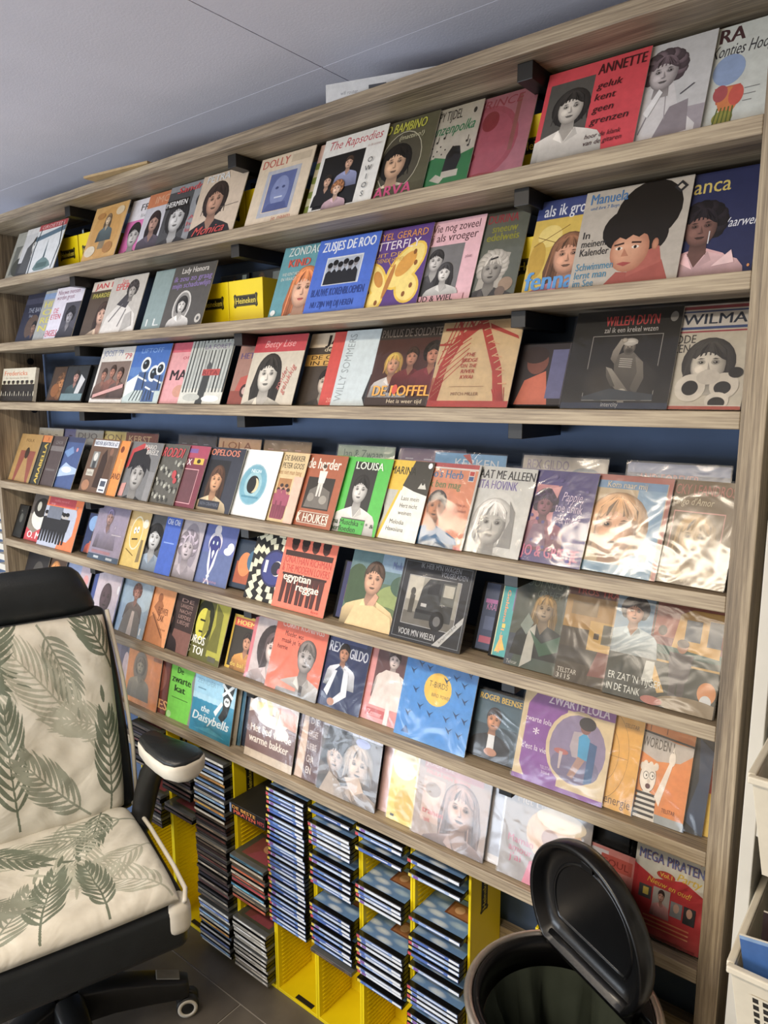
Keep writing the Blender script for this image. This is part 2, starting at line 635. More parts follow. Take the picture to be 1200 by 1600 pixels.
# ------------------------------------------------------------------ the room
YW = 0.215            # face of the wall behind the rack
XL, XR, YF, ZC = -5.0, 1.9, -3.2, 2.376
mat('wall_blue', '#4a5c7a', 0.8, noise=0.12, nscale=6, bump=0.15, bscale=120)
mat('wall_cream', '#c9c0b2', 0.85, noise=0.05, nscale=4, bump=0.15, bscale=150)
mat('ceiling_paint', '#dad9e4', 0.85, noise=0.03, nscale=5, bump=0.2, bscale=220)
mat('grout', '#a8a29a', 0.9, noise=0.1)
mat('tile_dark', '#625c55', 0.42, noise=0.28, nscale=7, bump=0.12, bscale=60)
struct(MB().box(XL - .1, YW, 0, XR + .1, YW + .1, ZC).build('wall_back', 'wall_blue'))
struct(MB().box(XL - .1, YF, 0, XL, YW, ZC).build('wall_left', 'wall_cream'))
struct(MB().box(XR, YF, 0, XR + .1, YW, ZC).build('wall_right', 'wall_cream'))
# the wall across the room, left open for the added low window light
fw = struct(MB().box(XL - .1, YF - .1, 0, -4.72, YF, ZC).build('wall_front', 'wall_cream'))
MB().box(-.95, YF - .1, 0, XR + .1, YF, ZC).build('wall_panel', 'wall_cream', fw)
MB().box(-4.72, YF - .1, 0, -.95, YF, .06).build('wall_panel', 'wall_cream', fw)
MB().box(-4.72, YF - .1, 1.18, -.95, YF, ZC).build('wall_panel', 'wall_cream', fw)
fl = struct(MB().box(XL - .1, YF - .1, -.1, XR + .1, YW + .1, -.003).build('floor', 'grout'))
TW, TD, J = .88, .43, .005
tile_me = MB().box(J / 2, J / 2, -.02, TW - J / 2, TD - J / 2, 0).mesh('floor_tile', 'tile_dark')
for r in range(-8, 1):
    y = -.062 + r * TD
    x = -1.53 + (0 if r % 2 == 0 else .38)
    while x > XL:
        x -= TW
    while x < XR:
        if x + TW > XL and y > YF - TD:
            o = place('floor_tile', tile_me, fl)
            o.location = (x, y, 0)
        x += TW
ce = struct(MB().box(XL - .1, YF - .1, ZC + .012, XR + .1, YW + .1, ZC + .1).build('ceiling', 'ceiling_paint'))
for x0, x1 in ((XL, -2.1 - 1.2), (-3.3, -.9), (-.9, 1.5), (1.5, XR)):
    for y0, y1 in ((.06, YW), (-1.14, .06), (-2.34, -1.14), (YF, -2.34)):
        MB().box(x0 + .0015, y0 + .0012, ZC, x1 - .0015, y1 - .0012, ZC + .014).build('ceiling_panel', 'ceiling_paint', ce)

# ------------------------------------------------------------------ the rack
RACK = thing('wall_rack', 'tall grey oak wall rack with slanted rows of records', 'shelf rack')
ZS = [2.0662, 1.8549, 1.6514, 1.3648, 1.1477, 0.9241, 0.7018]
TH = 0.027
RX0, RD = -2.505, 0.2
MB().box(RX0 - .026, .004, 0, RX0, RD, 2.272).build('side_panel', 'oak_tall', RACK, bevel=.0015)
MB().box(0, -.002, 0, .035, RD, 2.272).build('side_panel', 'oak_tall', RACK, bevel=.0015)
MB().box(RX0 + .0005, 0, 2.272 - TH, -.0005, RD, 2.272).build('top_board', 'oak_long', RACK, bevel=.0015)
shelf_me = MB().box(RX0 + .0005, 0, -TH, -.0005, RD, 0).mesh('shelf_board', 'oak_long')
for z in ZS:
    o = place('shelf_board', shelf_me, RACK, .0015)
    o.location.z = z
br_me = MB().box(0, .03, -.030, .030, RD - .002, -.0004).mesh('bracket_bar', 'black_steel')
for z in [2.272 - TH] + [k - TH for k in ZS[:6]]:
    for x in (-1.958, -1.187, -.408):
        o = place('bracket_bar', br_me, RACK, .001)
        o.location = (x, 0, z)
# small shelf pins and cable hole on the left panel
for z in (1.62, 1.80):
    MB().lathe([(.0, 0), (.012, 0), (.012, .006), (0, .006)], n=16).build('fixing_cap', 'black_steel', RACK).matrix_world = Matrix.Translation((RX0 + .0002, .15, z)) @ Matrix.Rotation(math.radians(90), 4, 'Y')
# batten low on the wall behind the CD towers
MB().box(RX0, RD - .028, .405, 0, RD - .002, .437).build('back_batten', 'oak_long', RACK, bevel=.001)

# ------------------------------------------------------------------ records on the shelves
LEAN = [.385, .375, .37, .385, .36, .33, .22]
card_cache = {}


def film_mesh(w, h):
    k = ('film', w, h)
    if k not in card_cache:
        n = 10
        v, f = [], []
        e = .0025
        for j in range(n + 1):
            for i in range(n + 1):
                x, z = -e + (w + 2 * e) * i / n, .0005 + (h + e) * j / n
                v.append((x, -.0022 + .0005 * math.sin(9 * i / n + 2.2 * j / n) * math.sin(5 * j / n + 1.3), z))
        for j in range(n):
            for i in range(n):
                b = j * (n + 1) + i
                f.append((b, b + 1, b + n + 2, b + n + 1))
        me = bpy.data.meshes.new('plastic_film')
        me.from_pydata(v, [], f)
        me.polygons.foreach_set('use_smooth', [True] * len(f))
        me.materials.append(MATS['clear_film'])
        card_cache[k] = me
    return card_cache[k]


GROUPS = ['singles on the top row', 'singles on the second row', 'singles on the third row', 'singles on the fourth row', 'singles on the fifth row', 'singles on the sixth row', 'singles on the bottom row']


def sleeve(row, xl, slot, label, fn, w=.18, h=.18, film=False, yaw=0.0, lean=None, y0=.017, cd=False, bg='#d8d4c8', z=None, th=.0022, mp=None):
    ln = LEAN[row - 1] if lean is None else lean
    if cd:
        th = .0095
    M = Matrix.Translation((xl, y0 + slot * .0068, (ZS[row - 1] if z is None else z) + .0006 + th * math.sin(ln))) @ Matrix.Rotation(-math.radians(yaw), 4, 'Z') @ Matrix.Rotation(-ln, 4, 'X')
    r = thing('cd_case' if cd else 'record_sleeve', label, 'CD' if cd else 'record', M=M, group=None if not cd else None)
    r['group'] = GROUPS[row - 1]
    k = (w, h, cd)
    if k not in card_cache:
        if cd:
            card_cache[k] = MB().box(0, 0, 0, w, th, h).mesh('case_body', 'case_black')
        else:
            card_cache[k] = MB().box(0, 0, 0, w, th, h).mesh('sleeve_card', 'card_white')
    place('case_body' if cd else 'sleeve_card', card_cache[k], r, .0006, 1)
    iw, ih, ox, oz = (w, h, 0, 0) if not cd else (w - .010, h - .006, .008, .003)
    a = Art(iw, ih)
    a.R(0, 0, 1, 1, bg)
    if mp:
        a.a, a.b = mp
    fn(a)
    p = place('cover_print', a.mesh(), r)
    p.location = (ox, 0, oz)
    if film:
        place('plastic_film', film_mesh(w, h), r)
    return r


SK, SKL, SKD = '#c89f86', '#dcb8a0', '#8a5f4c'
BW, BWD = '#b9b7b4', '#8c8a88'


# ---- row 1
def c(a):
    a.R(0, .62, 1, 1, '#a9aaa2').R(.1, .1, .9, .7, '#6d706a').E(.5, .5, .2, .25, '#bdbcb4').E(.45, .25, .3, .2, '#44483f')
sleeve(1, -2.40, 2, 'faded grey-green cover at the left end of the top row', c, bg='#9fa093')
def c(a):
    a.R(0, 0, 1, .3, '#3c3e3f').P([(.1, .1), (.2, .6), (.5, .8), (.75, .55), (.8, 0)], '#55585a').F(.5, .62, .34, '#c4c4c2', '#333', 'short').R(0, .88, 1, 1, '#dfe0e2')
sleeve(1, -2.315, 1, 'pale cover with a grey photo, second from left on top row', c, bg='#cfd1d4')
def c(a):
    a.R(0, .88, 1, 1, '#b43a44').T('GROETEN', .1, .905, .07, '#e8c8c8', w=.8)
    a.P([(0, .66), (1, .78), (1, .88), (0, .76)], '#56748a')
    a.P([(.05, 0), (.02, .5), (.1, .9), (.13, .9), (.06, .5), (.09, 0)], '#2b3a42').P([(.9, .05), (.98, .5), (.86, .95), (.83, .95), (.94, .5), (.87, .05)], '#2b3a42')
    a.P([(.46, .2), (.5, .68), (.54, .2)], '#3a5560').P([(.2, .1), (.3, .24), (.45, .3), (.6, .28), (.75, .2), (.85, .1), (.6, .05), (.3, .05)], '#6d8a8c').R(.3, .1, .7, .2, '#4f6c6c')
sleeve(1, -2.215, 0, 'white cover with red band and dark church spire', c, bg='#dfe4e8')
def c(a):
    a.E(.5, .5, .42, .46, '#c9974c').P([(.4, .2), (.42, .7), (.52, .85), (.6, .7), (.58, .2)], '#8a7a60').F(.5, .72, .2, '#d8c0a0', '#6d5a44', 'long', '#5d6c70').E(.8, .85, .12, .08, '#d8c6a4').E(.2, .18, .16, .1, '#d9cdb4').E(.72, .2, .14, .1, '#a87434')
    a.E(.25, .82, .12, .06, '#b07c3c')
sleeve(1, -1.866, 0, 'tan and orange floral cover beside the yellow crates, top row', c, bg='#d0a35c')
def c(a):
    a.R(0, 0, 1, .62, '#d86ab0').P([(.5, 0), (1, .4), (1, .62), (.7, .62), (.45, .3)], '#e48cc6').R(0, .62, 1, 1, '#e4e2ea').T('FRED', .3, .78, .12, '#444', w=.5, b=.02).T('liefde', .35, .66, .07, '#888', w=.4).E(.88, .88, .07, .08, '#333').F(.3, .34, .42, BW, '#222', 'short', '#444')
sleeve(1, -1.70, 3, 'pink and white cover with small grey portrait, top row', c)
def c(a):
    a.R(0, .76, 1, 1, '#c8784a').T('IMCA', .2, .82, .12, '#d8a888', w=.5).R(0, 0, 1, .07, '#c8863c').R(.64, .07, 1, .76, '#5a5a80').R(0, .07, .6, .76, '#c6c6d0').F(.32, .48, .34, '#b08a7c', '#2a2024', 'long', '#5a5260')
sleeve(1, -1.605, 2, 'orange-topped cover with a long-haired woman, top row', c, bg='#8c8ca4')
def c(a):
    a.R(0, 0, .62, .9, '#4a4c50').F(.36, .45, .52, '#c6c6c6', '#26272a', 'bob', '#3a3a3e').T('Sandra', .2, .86, .1, '#c8343c', w=.7, sh=.3, b=.02).R(.0, .62, .55, .76, '#1e1e20').T('HERMIEN', .02, .65, .09, '#e8e8e8', w=.5, b=.02).E(.84, .66, .1, .11, '#3a3c40').E(.84, .66, .03, .035, '#9a9ca0')
    for i in range(3):
        a.T(('Als', 'het', 'feest is')[i], .66, .36 - .1 * i, .07, '#c45860', w=.28)
sleeve(1, -1.495, 1, 'grey cover with a dark-haired face and red script heading', c, bg='#8e9298')
def c(a):
    a.R(0, 0, 1, 1, '#cdbba6').F(.42, .56, .5, '#b88c74', '#2c2220', 'bob', '#26262c').T('PETRA', .12, .87, .11, '#d8dce0', w=.5, b=.02).T('Monica', .1, .04, .13, '#c43a34', w=.7, sh=.4, b=.02).L(.6, .42, .96, .44, .008, '#6d6258')
sleeve(1, -1.345, 0, 'beige cover with a turned dark-haired woman and red script', c)
def c(a):
    a.R(.02, .02, .98, .98, '#d8c8b0').T('DOLLY', .06, .84, .12, '#b85a4c', w=.5, b=.03).R(.6, .84, .95, .95, '#c4b49c').frame(.2, .1, .82, .78, .06, '#b0b4c0').R(.28, .17, .76, .72, '#56659c').E(.52, .45, .16, .22, '#7a88b8').E(.46, .5, .03, .02, '#3a4678').E(.58, .5, .03, .02, '#3a4678').L(.45, .36, .6, .36, .02, '#c4cce0').P([(.3, .17), (.36, .28), (.68, .28), (.74, .17)], '#46548c').T('je naam', .5, .03, .06, '#c06a50', w=.35)
sleeve(1, -1.122, 0, 'cream cover with a blue printed portrait in a border, top row', c, bg='#d4c4ac')
def c(a):
    a.R(0, .72, 1, 1, '#d8b4a4').R(0, 0, 1, .3, '#c8c49c')
    for i in range(16):
        a.E(.06 + .06 * (i % 4) * 4, .1 + .05 * i, .1, .05, ('#7d8a3c', '#a8484c', '#c8b45a', '#56703a')[i % 4], n=10)
sleeve(1, -.940, 2, 'narrow strip of a floral cover tucked behind the trio cover', c, bg='#c8bc98')
def c(a):
    a.R(.06, .04, .72, .75, '#16171a').T('The Rapsodies', .1, .84, .12, '#b83a4c', w=.84, sh=.25, b=.005)
    a.F(.5, .6, .17, SK, '#3a2c24', 'short', '#8c94bc').F(.22, .4, .17, SK, '#26201c', 'short', '#1c1c20').F(.42, .26, .18, SKL, '#8a5a34', 'curly', '#c8a8b4')
    for i, k in enumerate('OWIOS'):
        a.T(k, .85, .52 - .11 * i, .07, '#333', al='c')
    a.T('in de zomer', .76, .74, .035, '#b08888', w=.2)
sleeve(1, -.912, 0, 'white cover with a photo of three people on black', c, bg='#e2e2de')
def c(a):
    a.E(.5, .46, .35, .38, '#b8b49c').E(.5, .46, .34, .37, '#4a4638').F(.44, .44, .42, '#c8a080', '#15120f', 'bob', '#c8b8a0').R(0, 0, 1, .14, '#4f4c36').T('MIO BAMBINO', .02, .84, .12, '#b8b83c', w=.8, sh=.15, b=.03).T('(mattino!)', .42, .73, .06, '#c8c4a0', w=.4, sh=.2).T('MARVA', .02, .02, .14, '#c43c74', w=.8, b=.03)
sleeve(1, -.789, 1, 'olive cover with a woman in a round frame and pink name', c, bg='#55523c', mp=(0.15, 0.85))
def c(a):
    a.R(0, 0, 1, .36, '#2f9a5c').P([(0, .3), (.3, .4), (.6, .34), (1, .42), (1, .2), (0, .2)], '#2f9a5c').T('HAPPY TIJDEL', .02, .84, .12, '#26262a', w=.62, b=.02).T('Ganzenpolka', .04, .67, .13, '#2c9a6a', w=.88, sh=.35, b=.02).R(.8, .84, .94, .97, '#e8e8e4').E(.87, .89, .03, .035, '#222')
    a.P([(.5, .18), (.52, .4), (.6, .5), (.74, .48), (.8, .34), (.76, .2)], '#1c1c1e').E(.64, .56, .06, .07, '#e4e4e0').R(.5, .12, .8, .2, '#e4e4e0').P([(.3, .12), (.5, .06), (.56, .12), (.4, .18)], '#e4e4e0')
    for i in range(8):
        a.E(.12 + .05 * i, .42 + .05 * (i % 3), .05, .04, '#e8e8e2', n=10).E(.12 + .05 * i, .42 + .05 * (i % 3), .015, .012, '#222', n=6)
    for x, y in ((.3, .58), (.42, .62), (.86, .52), (.9, .46)):
        a.L(x, y, x, y + .07, .01, '#222').E(x - .015, y, .02, .015, '#222', n=8)
sleeve(1, -.692, 2, 'white and green cover with a cartoon brass band', c, film=True, bg='#e6e6e0', mp=(0.3, 0.7))
def c(a):
    a.E(.45, .45, .42, .44, '#c4607c').E(.45, .45, .36, .38, '#cc6c88').E(.5, .7, .1, .12, '#a83448').E(.35, .3, .05, .05, '#a83448').R(.78, .3, .83, .95, '#b07070').T('PRINCE', .3, .86, .1, '#b84460', w=.55, sh=.2).P([(.2, .06), (.5, .02), (.8, .06), (.5, .1)], '#b8505c')
sleeve(1, -.581, 3, 'pink cover with a darker pink disc in clear film', c, film=True, bg='#cf8ba4')
def c(a):
    a.R(.05, .12, .5, .86, '#55534f').F(.31, .55, .36, '#c8c2b8', '#2c2a28', 'bob', '#dcd8d0').T('ANNETTE', .52, .84, .11, '#40181c', w=.45, b=.02)
    for i, k in enumerate(('geluk', 'kent', 'geen', 'grenzen')):
        a.T(k, .54, .68 - .125 * i, .075, '#40181c', w=(.24, .2, .2, .36)[i], sh=.15, b=.012)
    a.T('hoor de klank', .52, .16, .05, '#40181c', w=.34, sh=.2).T('van de gitaren', .52, .09, .05, '#40181c', w=.36, sh=.2)
sleeve(1, -.372, 0, 'red cover with a grey portrait and dark lettering', c, bg='#cf2f3e')
def c(a):
    a.R(0, 0, 1, .28, '#a39ca4').P([(0, 0), (.05, .5), (.3, .62), (.5, .55), (.62, .3), (.9, .1), (.9, 0)], '#d4d2d4').P([(.3, .0), (.5, .32), (.75, .36), (.8, .05)], '#8d858c').L(.1, .1, .3, .5, .02, '#8a858c').L(.45, .2, .4, .5, .015, '#a09aa0').F(.32, .68, .36, '#b9b2b4', '#55494f', 'curly')
    a.P([(.12, .3), (.3, .52), (.36, .48), (.2, .25)], '#e8e8ea').L(.62, .42, .8, .5, .012, '#55525a')
sleeve(1, -.273, 1, 'pale cover with a seated curly-haired woman in white', c, bg='#c6c7c9', mp=(0.4, 0.6))
def c(a):
    a.T('RA', .2, .84, .14, '#4a2c30', w=.34, b=.04).T('Kontjes Hoog', .12, .7, .12, '#3a3a40', w=.84, sh=.3, b=.01).E(.4, .56, .22, .15, '#8da4cc').P([(.25, .4), (.6, .4), (.62, .34), (.5, .2), (.3, .24)], '#c0603c').E(.46, .26, .14, .13, '#d07838').E(.56, .3, .1, .1, '#c84c3c').E(.34, .34, .1, .08, '#a8484c').E(.42, .1, .14, .07, '#93903c')
    for i in range(5):
        a.L(.3 + .06 * i, .04, .34 + .05 * i, .2, .02, '#5c6a2c')
    for i in range(3):
        a.R(.66, .34 - .06 * i, .86 - .04 * i, .347 - .06 * i, '#777')
sleeve(1, -.186, 2, 'pale cover with a watercolour fruit bowl at the right end', c, bg='#cdd3cf', mp=(0.42, 0.58))

# ---- row 2
def c(a):
    a.R(0, .78, 1, .9, '#3c4058').E(.5, .3, .25, .25, '#5c4a40').T('THE BAND', .2, .6, .1, '#98a0b4', w=.6).F(.6, .28, .24, '#8a6c5c', '#222', 'short', '#30344c').T('live', .3, .5, .07, '#98a0b4')
sleeve(2, -2.36, 2, 'dark navy cover at the left end of the second row', c, bg='#272c42')
def c(a):
    for i, k in enumerate(('HITS', 'OP', 'REIS', 'NU')):
        a.T(k, .1, .66 - .16 * i, .12, '#cfc65a', w=.6, b=.03)
    a.R(0, .82, 1, .94, '#7c98c4').E(.5, .1, .1, .06, '#444')
sleeve(2, -2.22, 1, 'grey cover with yellow words, second from left, second row', c, bg='#a4a8a8')
def c(a):
    a.T('Nieuwe mensen', .08, .86, .09, '#7a2a5c', w=.76, b=.01).T('worden groot', .08, .76, .09, '#7a2a5c', w=.62, b=.01).T('DE', .1, .5, .1, '#c83a58', b=.02).T('ETEN', .05, .38, .1, '#c83a58', w=.34, b=.02).T('ENGELS', .03, .05, .12, '#c0304c', w=.4, b=.03).R(.48, .02, 1, .68, '#50505c').F(.74, .4, .3, '#9a98a0', '#24242a', 'curly', '#44444e').E(.9, .95, .04, .03, '#b03050')
sleeve(2, -2.13, 0, 'white cover with magenta words and a small grey photo', c, bg='#dcdaea')
def c(a):
    a.R(0, .82, 1, 1, '#d8ccc0').T('JAN D.', .1, .86, .1, '#c0303c', w=.7, b=.03).R(.05, .68, .8, .78, '#5c5a30').T('PAARDEN', .1, .69, .08, '#cfc05a', w=.6).F(.55, .36, .4, '#c8a08c', '#3a2c26', 'long', '#cfb8a0')
sleeve(2, -1.915, 1, 'brown cover with a red name on a cream band, second row', c, bg='#57493e')
def c(a):
    a.T('Sam', .28, .88, .08, '#c83a44', b=.01).T('EPERS', .16, .76, .12, '#c83a44', w=.45, b=.03).P([(0, 0), (.1, .3), (.35, .5), (.6, .5), (.9, .3), (1, 0)], '#dddad6').P([(.3, .5), (.55, .7), (.75, .68), (.6, .42)], '#46444a').F(.66, .72, .28, '#aaa6a2', '#3c3a3c', 'curly').L(.2, .2, .5, .5, .02, '#77757a').L(.5, .1, .62, .4, .02, '#8a888c')
    a.P([(.6, 0), (.65, .3), (.8, .35), (.9, .1)], '#b4b1ae')
sleeve(2, -1.79, 0, 'whitish cover of a curly-haired singer with red name', c, bg='#c2beb8')
def c(a):
    a.R(.5, 0, 1, 1, '#6d8488').T('I L I', .1, .06, .12, '#dfe4e4', w=.5)
sleeve(2, -1.583, 1, 'teal-grey cover partly hidden left of the oval portrait cover', c, bg='#8ba0a2')
def c(a):
    a.T('Lady Honora', .2, .87, .09, '#d8d4d0', w=.64, b=.02).T('ik zou zo graag', .06, .74, .09, '#8a74b4', w=.9, b=.02).T('mijn schaduwlijn', .06, .63, .09, '#8a74b4', w=.9, b=.02).E(.42, .32, .21, .26, '#cfcdca').E(.42, .32, .18, .23, '#8f8d8b').F(.42, .34, .26, '#cfcdca', '#2c2b2b', 'bob', '#e0dedb').E(.9, .1, .07, .07, '#bdbab4').E(.9, .1, .03, .03, '#555')
sleeve(2, -1.482, 0, 'dark grey cover with an oval portrait and purple lettering', c, bg='#565452')
def c(a):
    a.F(.68, .36, .54, '#d8a88c', '#b86838', 'long', '#7a9aa0', '#b85450').T('ZONDAGS', .14, .86, .12, '#c9dadc', w=.84, b=.03).T('KIND', .2, .7, .11, '#c84838', w=.5, b=.04).T('WIE KENT HET', .1, .58, .045, '#d4dcd8', w=.4).T('EN VRAAGT', .1, .51, .045, '#d4dcd8', w=.36).E(.1, .06, .06, .04, '#dfe4e4')
sleeve(2, -1.055, 1, 'teal cover with a smiling orange-haired woman, second row', c, bg='#5c98a4', mp=(0, 0.78))
def c(a):
    a.T('ZUSJES DE ROO', .08, .83, .13, '#dfe6f4', w=.86, b=.04).R(.2, .36, .8, .74, '#cdd3dc').R(.22, .38, .78, .72, '#aab4c4')
    for i in range(6):
        x = .28 + .085 * i
        a.P([(x - .06, .37), (x - .05, .52), (x, .58), (x + .05, .52), (x + .06, .37)], '#1c2028').E(x, .6 + .03 * (i % 2), .035, .05, '#8c8c92', n=10).E(x, .63 + .03 * (i % 2), .045, .04, '#14161c', n=10)
    a.T('BLAUWE KORENBLOEMEN', .07, .22, .1, '#173a8c', w=.86, b=.03).T('NU ZIJN WIJ DIJ HEREN', .1, .07, .08, '#173a8c', w=.7, b=.02)
sleeve(2, -.932, 0, 'bright blue cover with a photo of a girl group', c, bg='#2f62cc')
def c(a):
    for s, d in ((0, '#e8c23c'), (.03, '#f0d878')):
        a.E(.72, .5, .2 - s, .34 - s, d, -38).E(.34, .34, .14 - s, .26 - s, d, 30).E(.8, .22, .17 - s, .2 - s, d, 25).E(.36, .1, .13 - s, .14 - s, d, -20)
    a.E(.72, .52, .1, .18, '#d89a30', -38).E(.36, .36, .06, .12, '#c88828', 30).E(.52, .32, .035, .22, '#b8782c', -12).L(.52, .5, .44, .6, .012, '#c88828').L(.53, .5, .56, .62, .012, '#c88828')
    for x, y in ((.82, .66), (.86, .52), (.86, .24), (.78, .14), (.4, .06)):
        a.E(x, y, .025, .035, '#8a5420', n=8)
    a.T('DANYEL GERARD', .02, .86, .09, '#d89040', w=.92, b=.01).T('BUTTERFLY', .04, .73, .11, '#e8dce8', w=.82, b=.01).T('UIT DE', .22, .64, .05, '#d8a848', w=.4).T('ZEVENDE HEMEL', .22, .57, .05, '#d8a848', w=.46)
sleeve(2, -.80, 1, 'purple cover with a big yellow butterfly', c, bg='#5a3a88')
def c(a):
    a.T('Wie nog zoveel', .06, .86, .1, '#54363f', w=.86, b=.012).T('jij als vroeger', .08, .74, .1, '#54363f', w=.84, b=.012).R(.0, .12, .74, .69, '#77777a').F(.3, .5, .26, '#c2c0bf', '#2e2e30', 'short', '#4a4a4e').F(.5, .34, .22, '#d4d2d0', '#3a3a3c', 'long', '#c6c6c4').R(0, 0, .9, .08, '#dba9b4').T('OUD & WIEL', .04, .01, .07, '#2c2024', w=.7, b=.02).T('plaat', .8, .5, .035, '#8a6470', w=.1)
sleeve(2, -.681, 2, 'light pink cover with grey photo of two people', c, bg='#e2b4c0', mp=(0.22, 0.78))
def c(a):
    a.T('DURINA', .18, .87, .1, '#b8304c', w=.6, b=.03).T('sneeuw', .3, .76, .09, '#b4b83c', w=.5, b=.03).T('edelweis', .22, .66, .09, '#b4b83c', w=.64, b=.03).P([(.2, .1), (.3, .56), (.78, .5), (.66, .06)], '#d0d0ce').F(.46, .32, .34, '#b8b8b8', '#ececea', 'curly', '#5c5c60').E(.8, .14, .14, .08, '#b8a494').E(.72, .06, .1, .06, '#8f8078').L(.4, .44, .55, .46, .02, '#222')
sleeve(2, -.589, 3, 'grey-green cover with a tilted photo of a blonde singer', c, film=True, bg='#7a8480', mp=(0.4, 0.6))
def c(a):
    a.R(0, .79, 1, 1, '#34427c').T('als ik groot', .12, .82, .13, '#d4d8e4', w=.86, b=.02).R(0, 0, 1, .78, '#cdb048').E(.3, .6, .2, .12, '#dcc670').E(.15, .35, .14, .2, '#b8942c').L(.05, .5, .6, .7, .008, '#7a5c20').L(.1, .6, .5, .5, .008, '#7a5c20').F(.66, .36, .42, '#c89478', '#6d4a34', 'long', '#b8788c').T('fenna', .04, .02, .2, '#4a90d0', w=.8, b=.05)
sleeve(2, -.385, 1, 'yellow autumn cover with a girl and blue heading', c, bg='#c9ac48', mp=(0, 0.64))
def c(a):
    a.E(.64, .7, .3, .32, '#1a1512', -22).E(.48, .55, .24, .22, '#1a1512').E(.74, .46, .12, .16, '#1a1512')
    a.P([(.34, .0), (.44, .12), (.6, .1), (.84, .2), (.92, .0)], '#9c4a40').P([(.54, .06), (.56, .26), (.8, .34), (.84, .18)], '#a8564a')
    a.G(.53, .33, .18, .22, '#d6a080', '#a86c50', -.06, .03).G(.76, .36, .03, .06, '#c08464', '#9c6248', n=10)
    a.P([(.32, .46), (.34, .58), (.5, .62), (.68, .56), (.72, .44), (.64, .48), (.6, .45), (.54, .48), (.48, .44), (.42, .47), (.37, .43)], '#1a1512')
    a.L(.38, .39, .47, .405, .018, '#3a2018').L(.54, .405, .63, .395, .018, '#3a2018').E(.43, .355, .035, .016, '#e0d4c8', n=10).E(.43, .355, .015, .017, '#241a18', n=8).E(.58, .355, .035, .016, '#e0d4c8', n=10).E(.58, .355, .015, .017, '#241a18', n=8)
    a.P([(.48, .35), (.46, .27), (.53, .27)], '#b07458').P([(.43, .2), (.49, .215), (.57, .2), (.5, .17)], '#a0403c')
    a.T('Manuela', .06, .86, .11, '#3a70a8', w=.36, b=.02).T('und ihre 7 Boys', .07, .8, .035, '#3a70a8', w=.28).T('In', .05, .5, .075, '#26262a', b=.012).T('meinem', .05, .41, .075, '#26262a', w=.24, b=.012).T('Kalender', .05, .32, .075, '#26262a', w=.28, b=.012).T('Schwimmen', .04, .17, .075, '#3f84a8', w=.36, b=.012).T('lernt man', .04, .085, .075, '#3f84a8', w=.31, b=.012).T('im See', .04, .005, .07, '#3f84a8', w=.2, b=.012)
    a.P([(.9, .84), (.96, .9), (.9, .96), (.84, .9)], '#2a2a2e').P([(.9, .87), (.93, .9), (.9, .93), (.87, .9)], '#b8b0a4')
sleeve(2, -.292, 0, 'beige cover of a woman with a tall black beehive', c, bg='#b3aca2')
def c(a):
    a.T('Bianca', .02, .8, .15, '#c8b45a', w=.6, b=.01).T('Vaarwel', .62, .44, .09, '#dfe2ec', w=.36, sh=.35).P([(.0, .0), (.1, .22), (.4, .28), (.66, .2), (.9, .02)], '#d8a8ac').F(.36, .46, .38, '#7c5850', '#1c181e', 'curly', '#d8b0b4').L(.47, .3, .47, .42, .012, '#d8d8de').E(.96, .06, .015, .015, '#d8904c', n=8).P([(.55, .08), (.75, .22), (.8, .1)], '#e6c4c6')
sleeve(2, -.187, 1, 'navy cover of a dark-haired woman in pale pink', c, bg='#232a54', mp=(0.28, 0.72))

# ---- row 3
def c(a):
    a.R(0, .62, 1, 1, '#cfc8b4').T('Fredericks', .06, .78, .14, '#c4683c', w=.7, b=.02).T('de mooiste liedjes', .1, .68, .05, '#7a6a58', w=.7).R(0, .45, 1, .62, '#bcb8a0')
    for i in range(7):
        a.fig(.08 + .14 * i, .06, .56, '#4a3a30', '#1c1814', '#241f1c', '#1a1614')
    a.R(0, 0, 1, .16, '#241f1c')
sleeve(3, -2.495, 1, 'wide boxed set with silhouetted band, left end of third row', c, w=.245, h=.118, bg='#cfc8b4', th=.012, lean=.2)
def c(a):
    a.F(.55, .5, .5, '#a8703c', '#5a3c24', 'curly', '#6d4424').E(.3, .3, .2, .2, '#8a5424')
sleeve(3, -2.19, 3, 'small brown CD cover with a curly head, third row left', c, w=.142, h=.125, cd=True, bg='#47362a')
def c(a):
    a.F(.5, .68, .34, '#b08478', '#26221f', 'short', '#3c5054').P([(.6, .2), (.72, .75), (.95, .6), (.8, .2)], '#c9ccd0').R(0, 0, 1, .2, '#6d8890')
sleeve(3, -2.075, 1, 'small CD cover with man and white shirt on dark, third row', c, w=.142, h=.125, cd=True, bg='#2c3034')
def c(a):
    a.E(.5, .5, .3, .3, '#15181a')
sleeve(3, -2.0, 3, 'black CD case behind the small CD covers, third row', c, w=.142, h=.125, cd=True, bg='#0f1214')
def c(a):
    a.R(.06, .06, .98, .74, '#7d6c64').T("JOOST '79", .06, .84, .11, '#7c88ac', w=.6, b=.02).T("'79", .74, .78, .1, '#b8505c', w=.2, b=.03)
    for i in range(3):
        a.F(.26 + .25 * i, .5 + .05 * (i == 1), .22, '#a87460', '#3a2c26', 'short', ('#70564c', '#86584c', '#64504a')[i])
    a.P([(.1, .08), (.95, .26), (.95, .33), (.1, .14)], '#cf9c98')
sleeve(3, -1.874, 0, 'white-edged cover with three men, third row', c, bg='#d8d6d2')
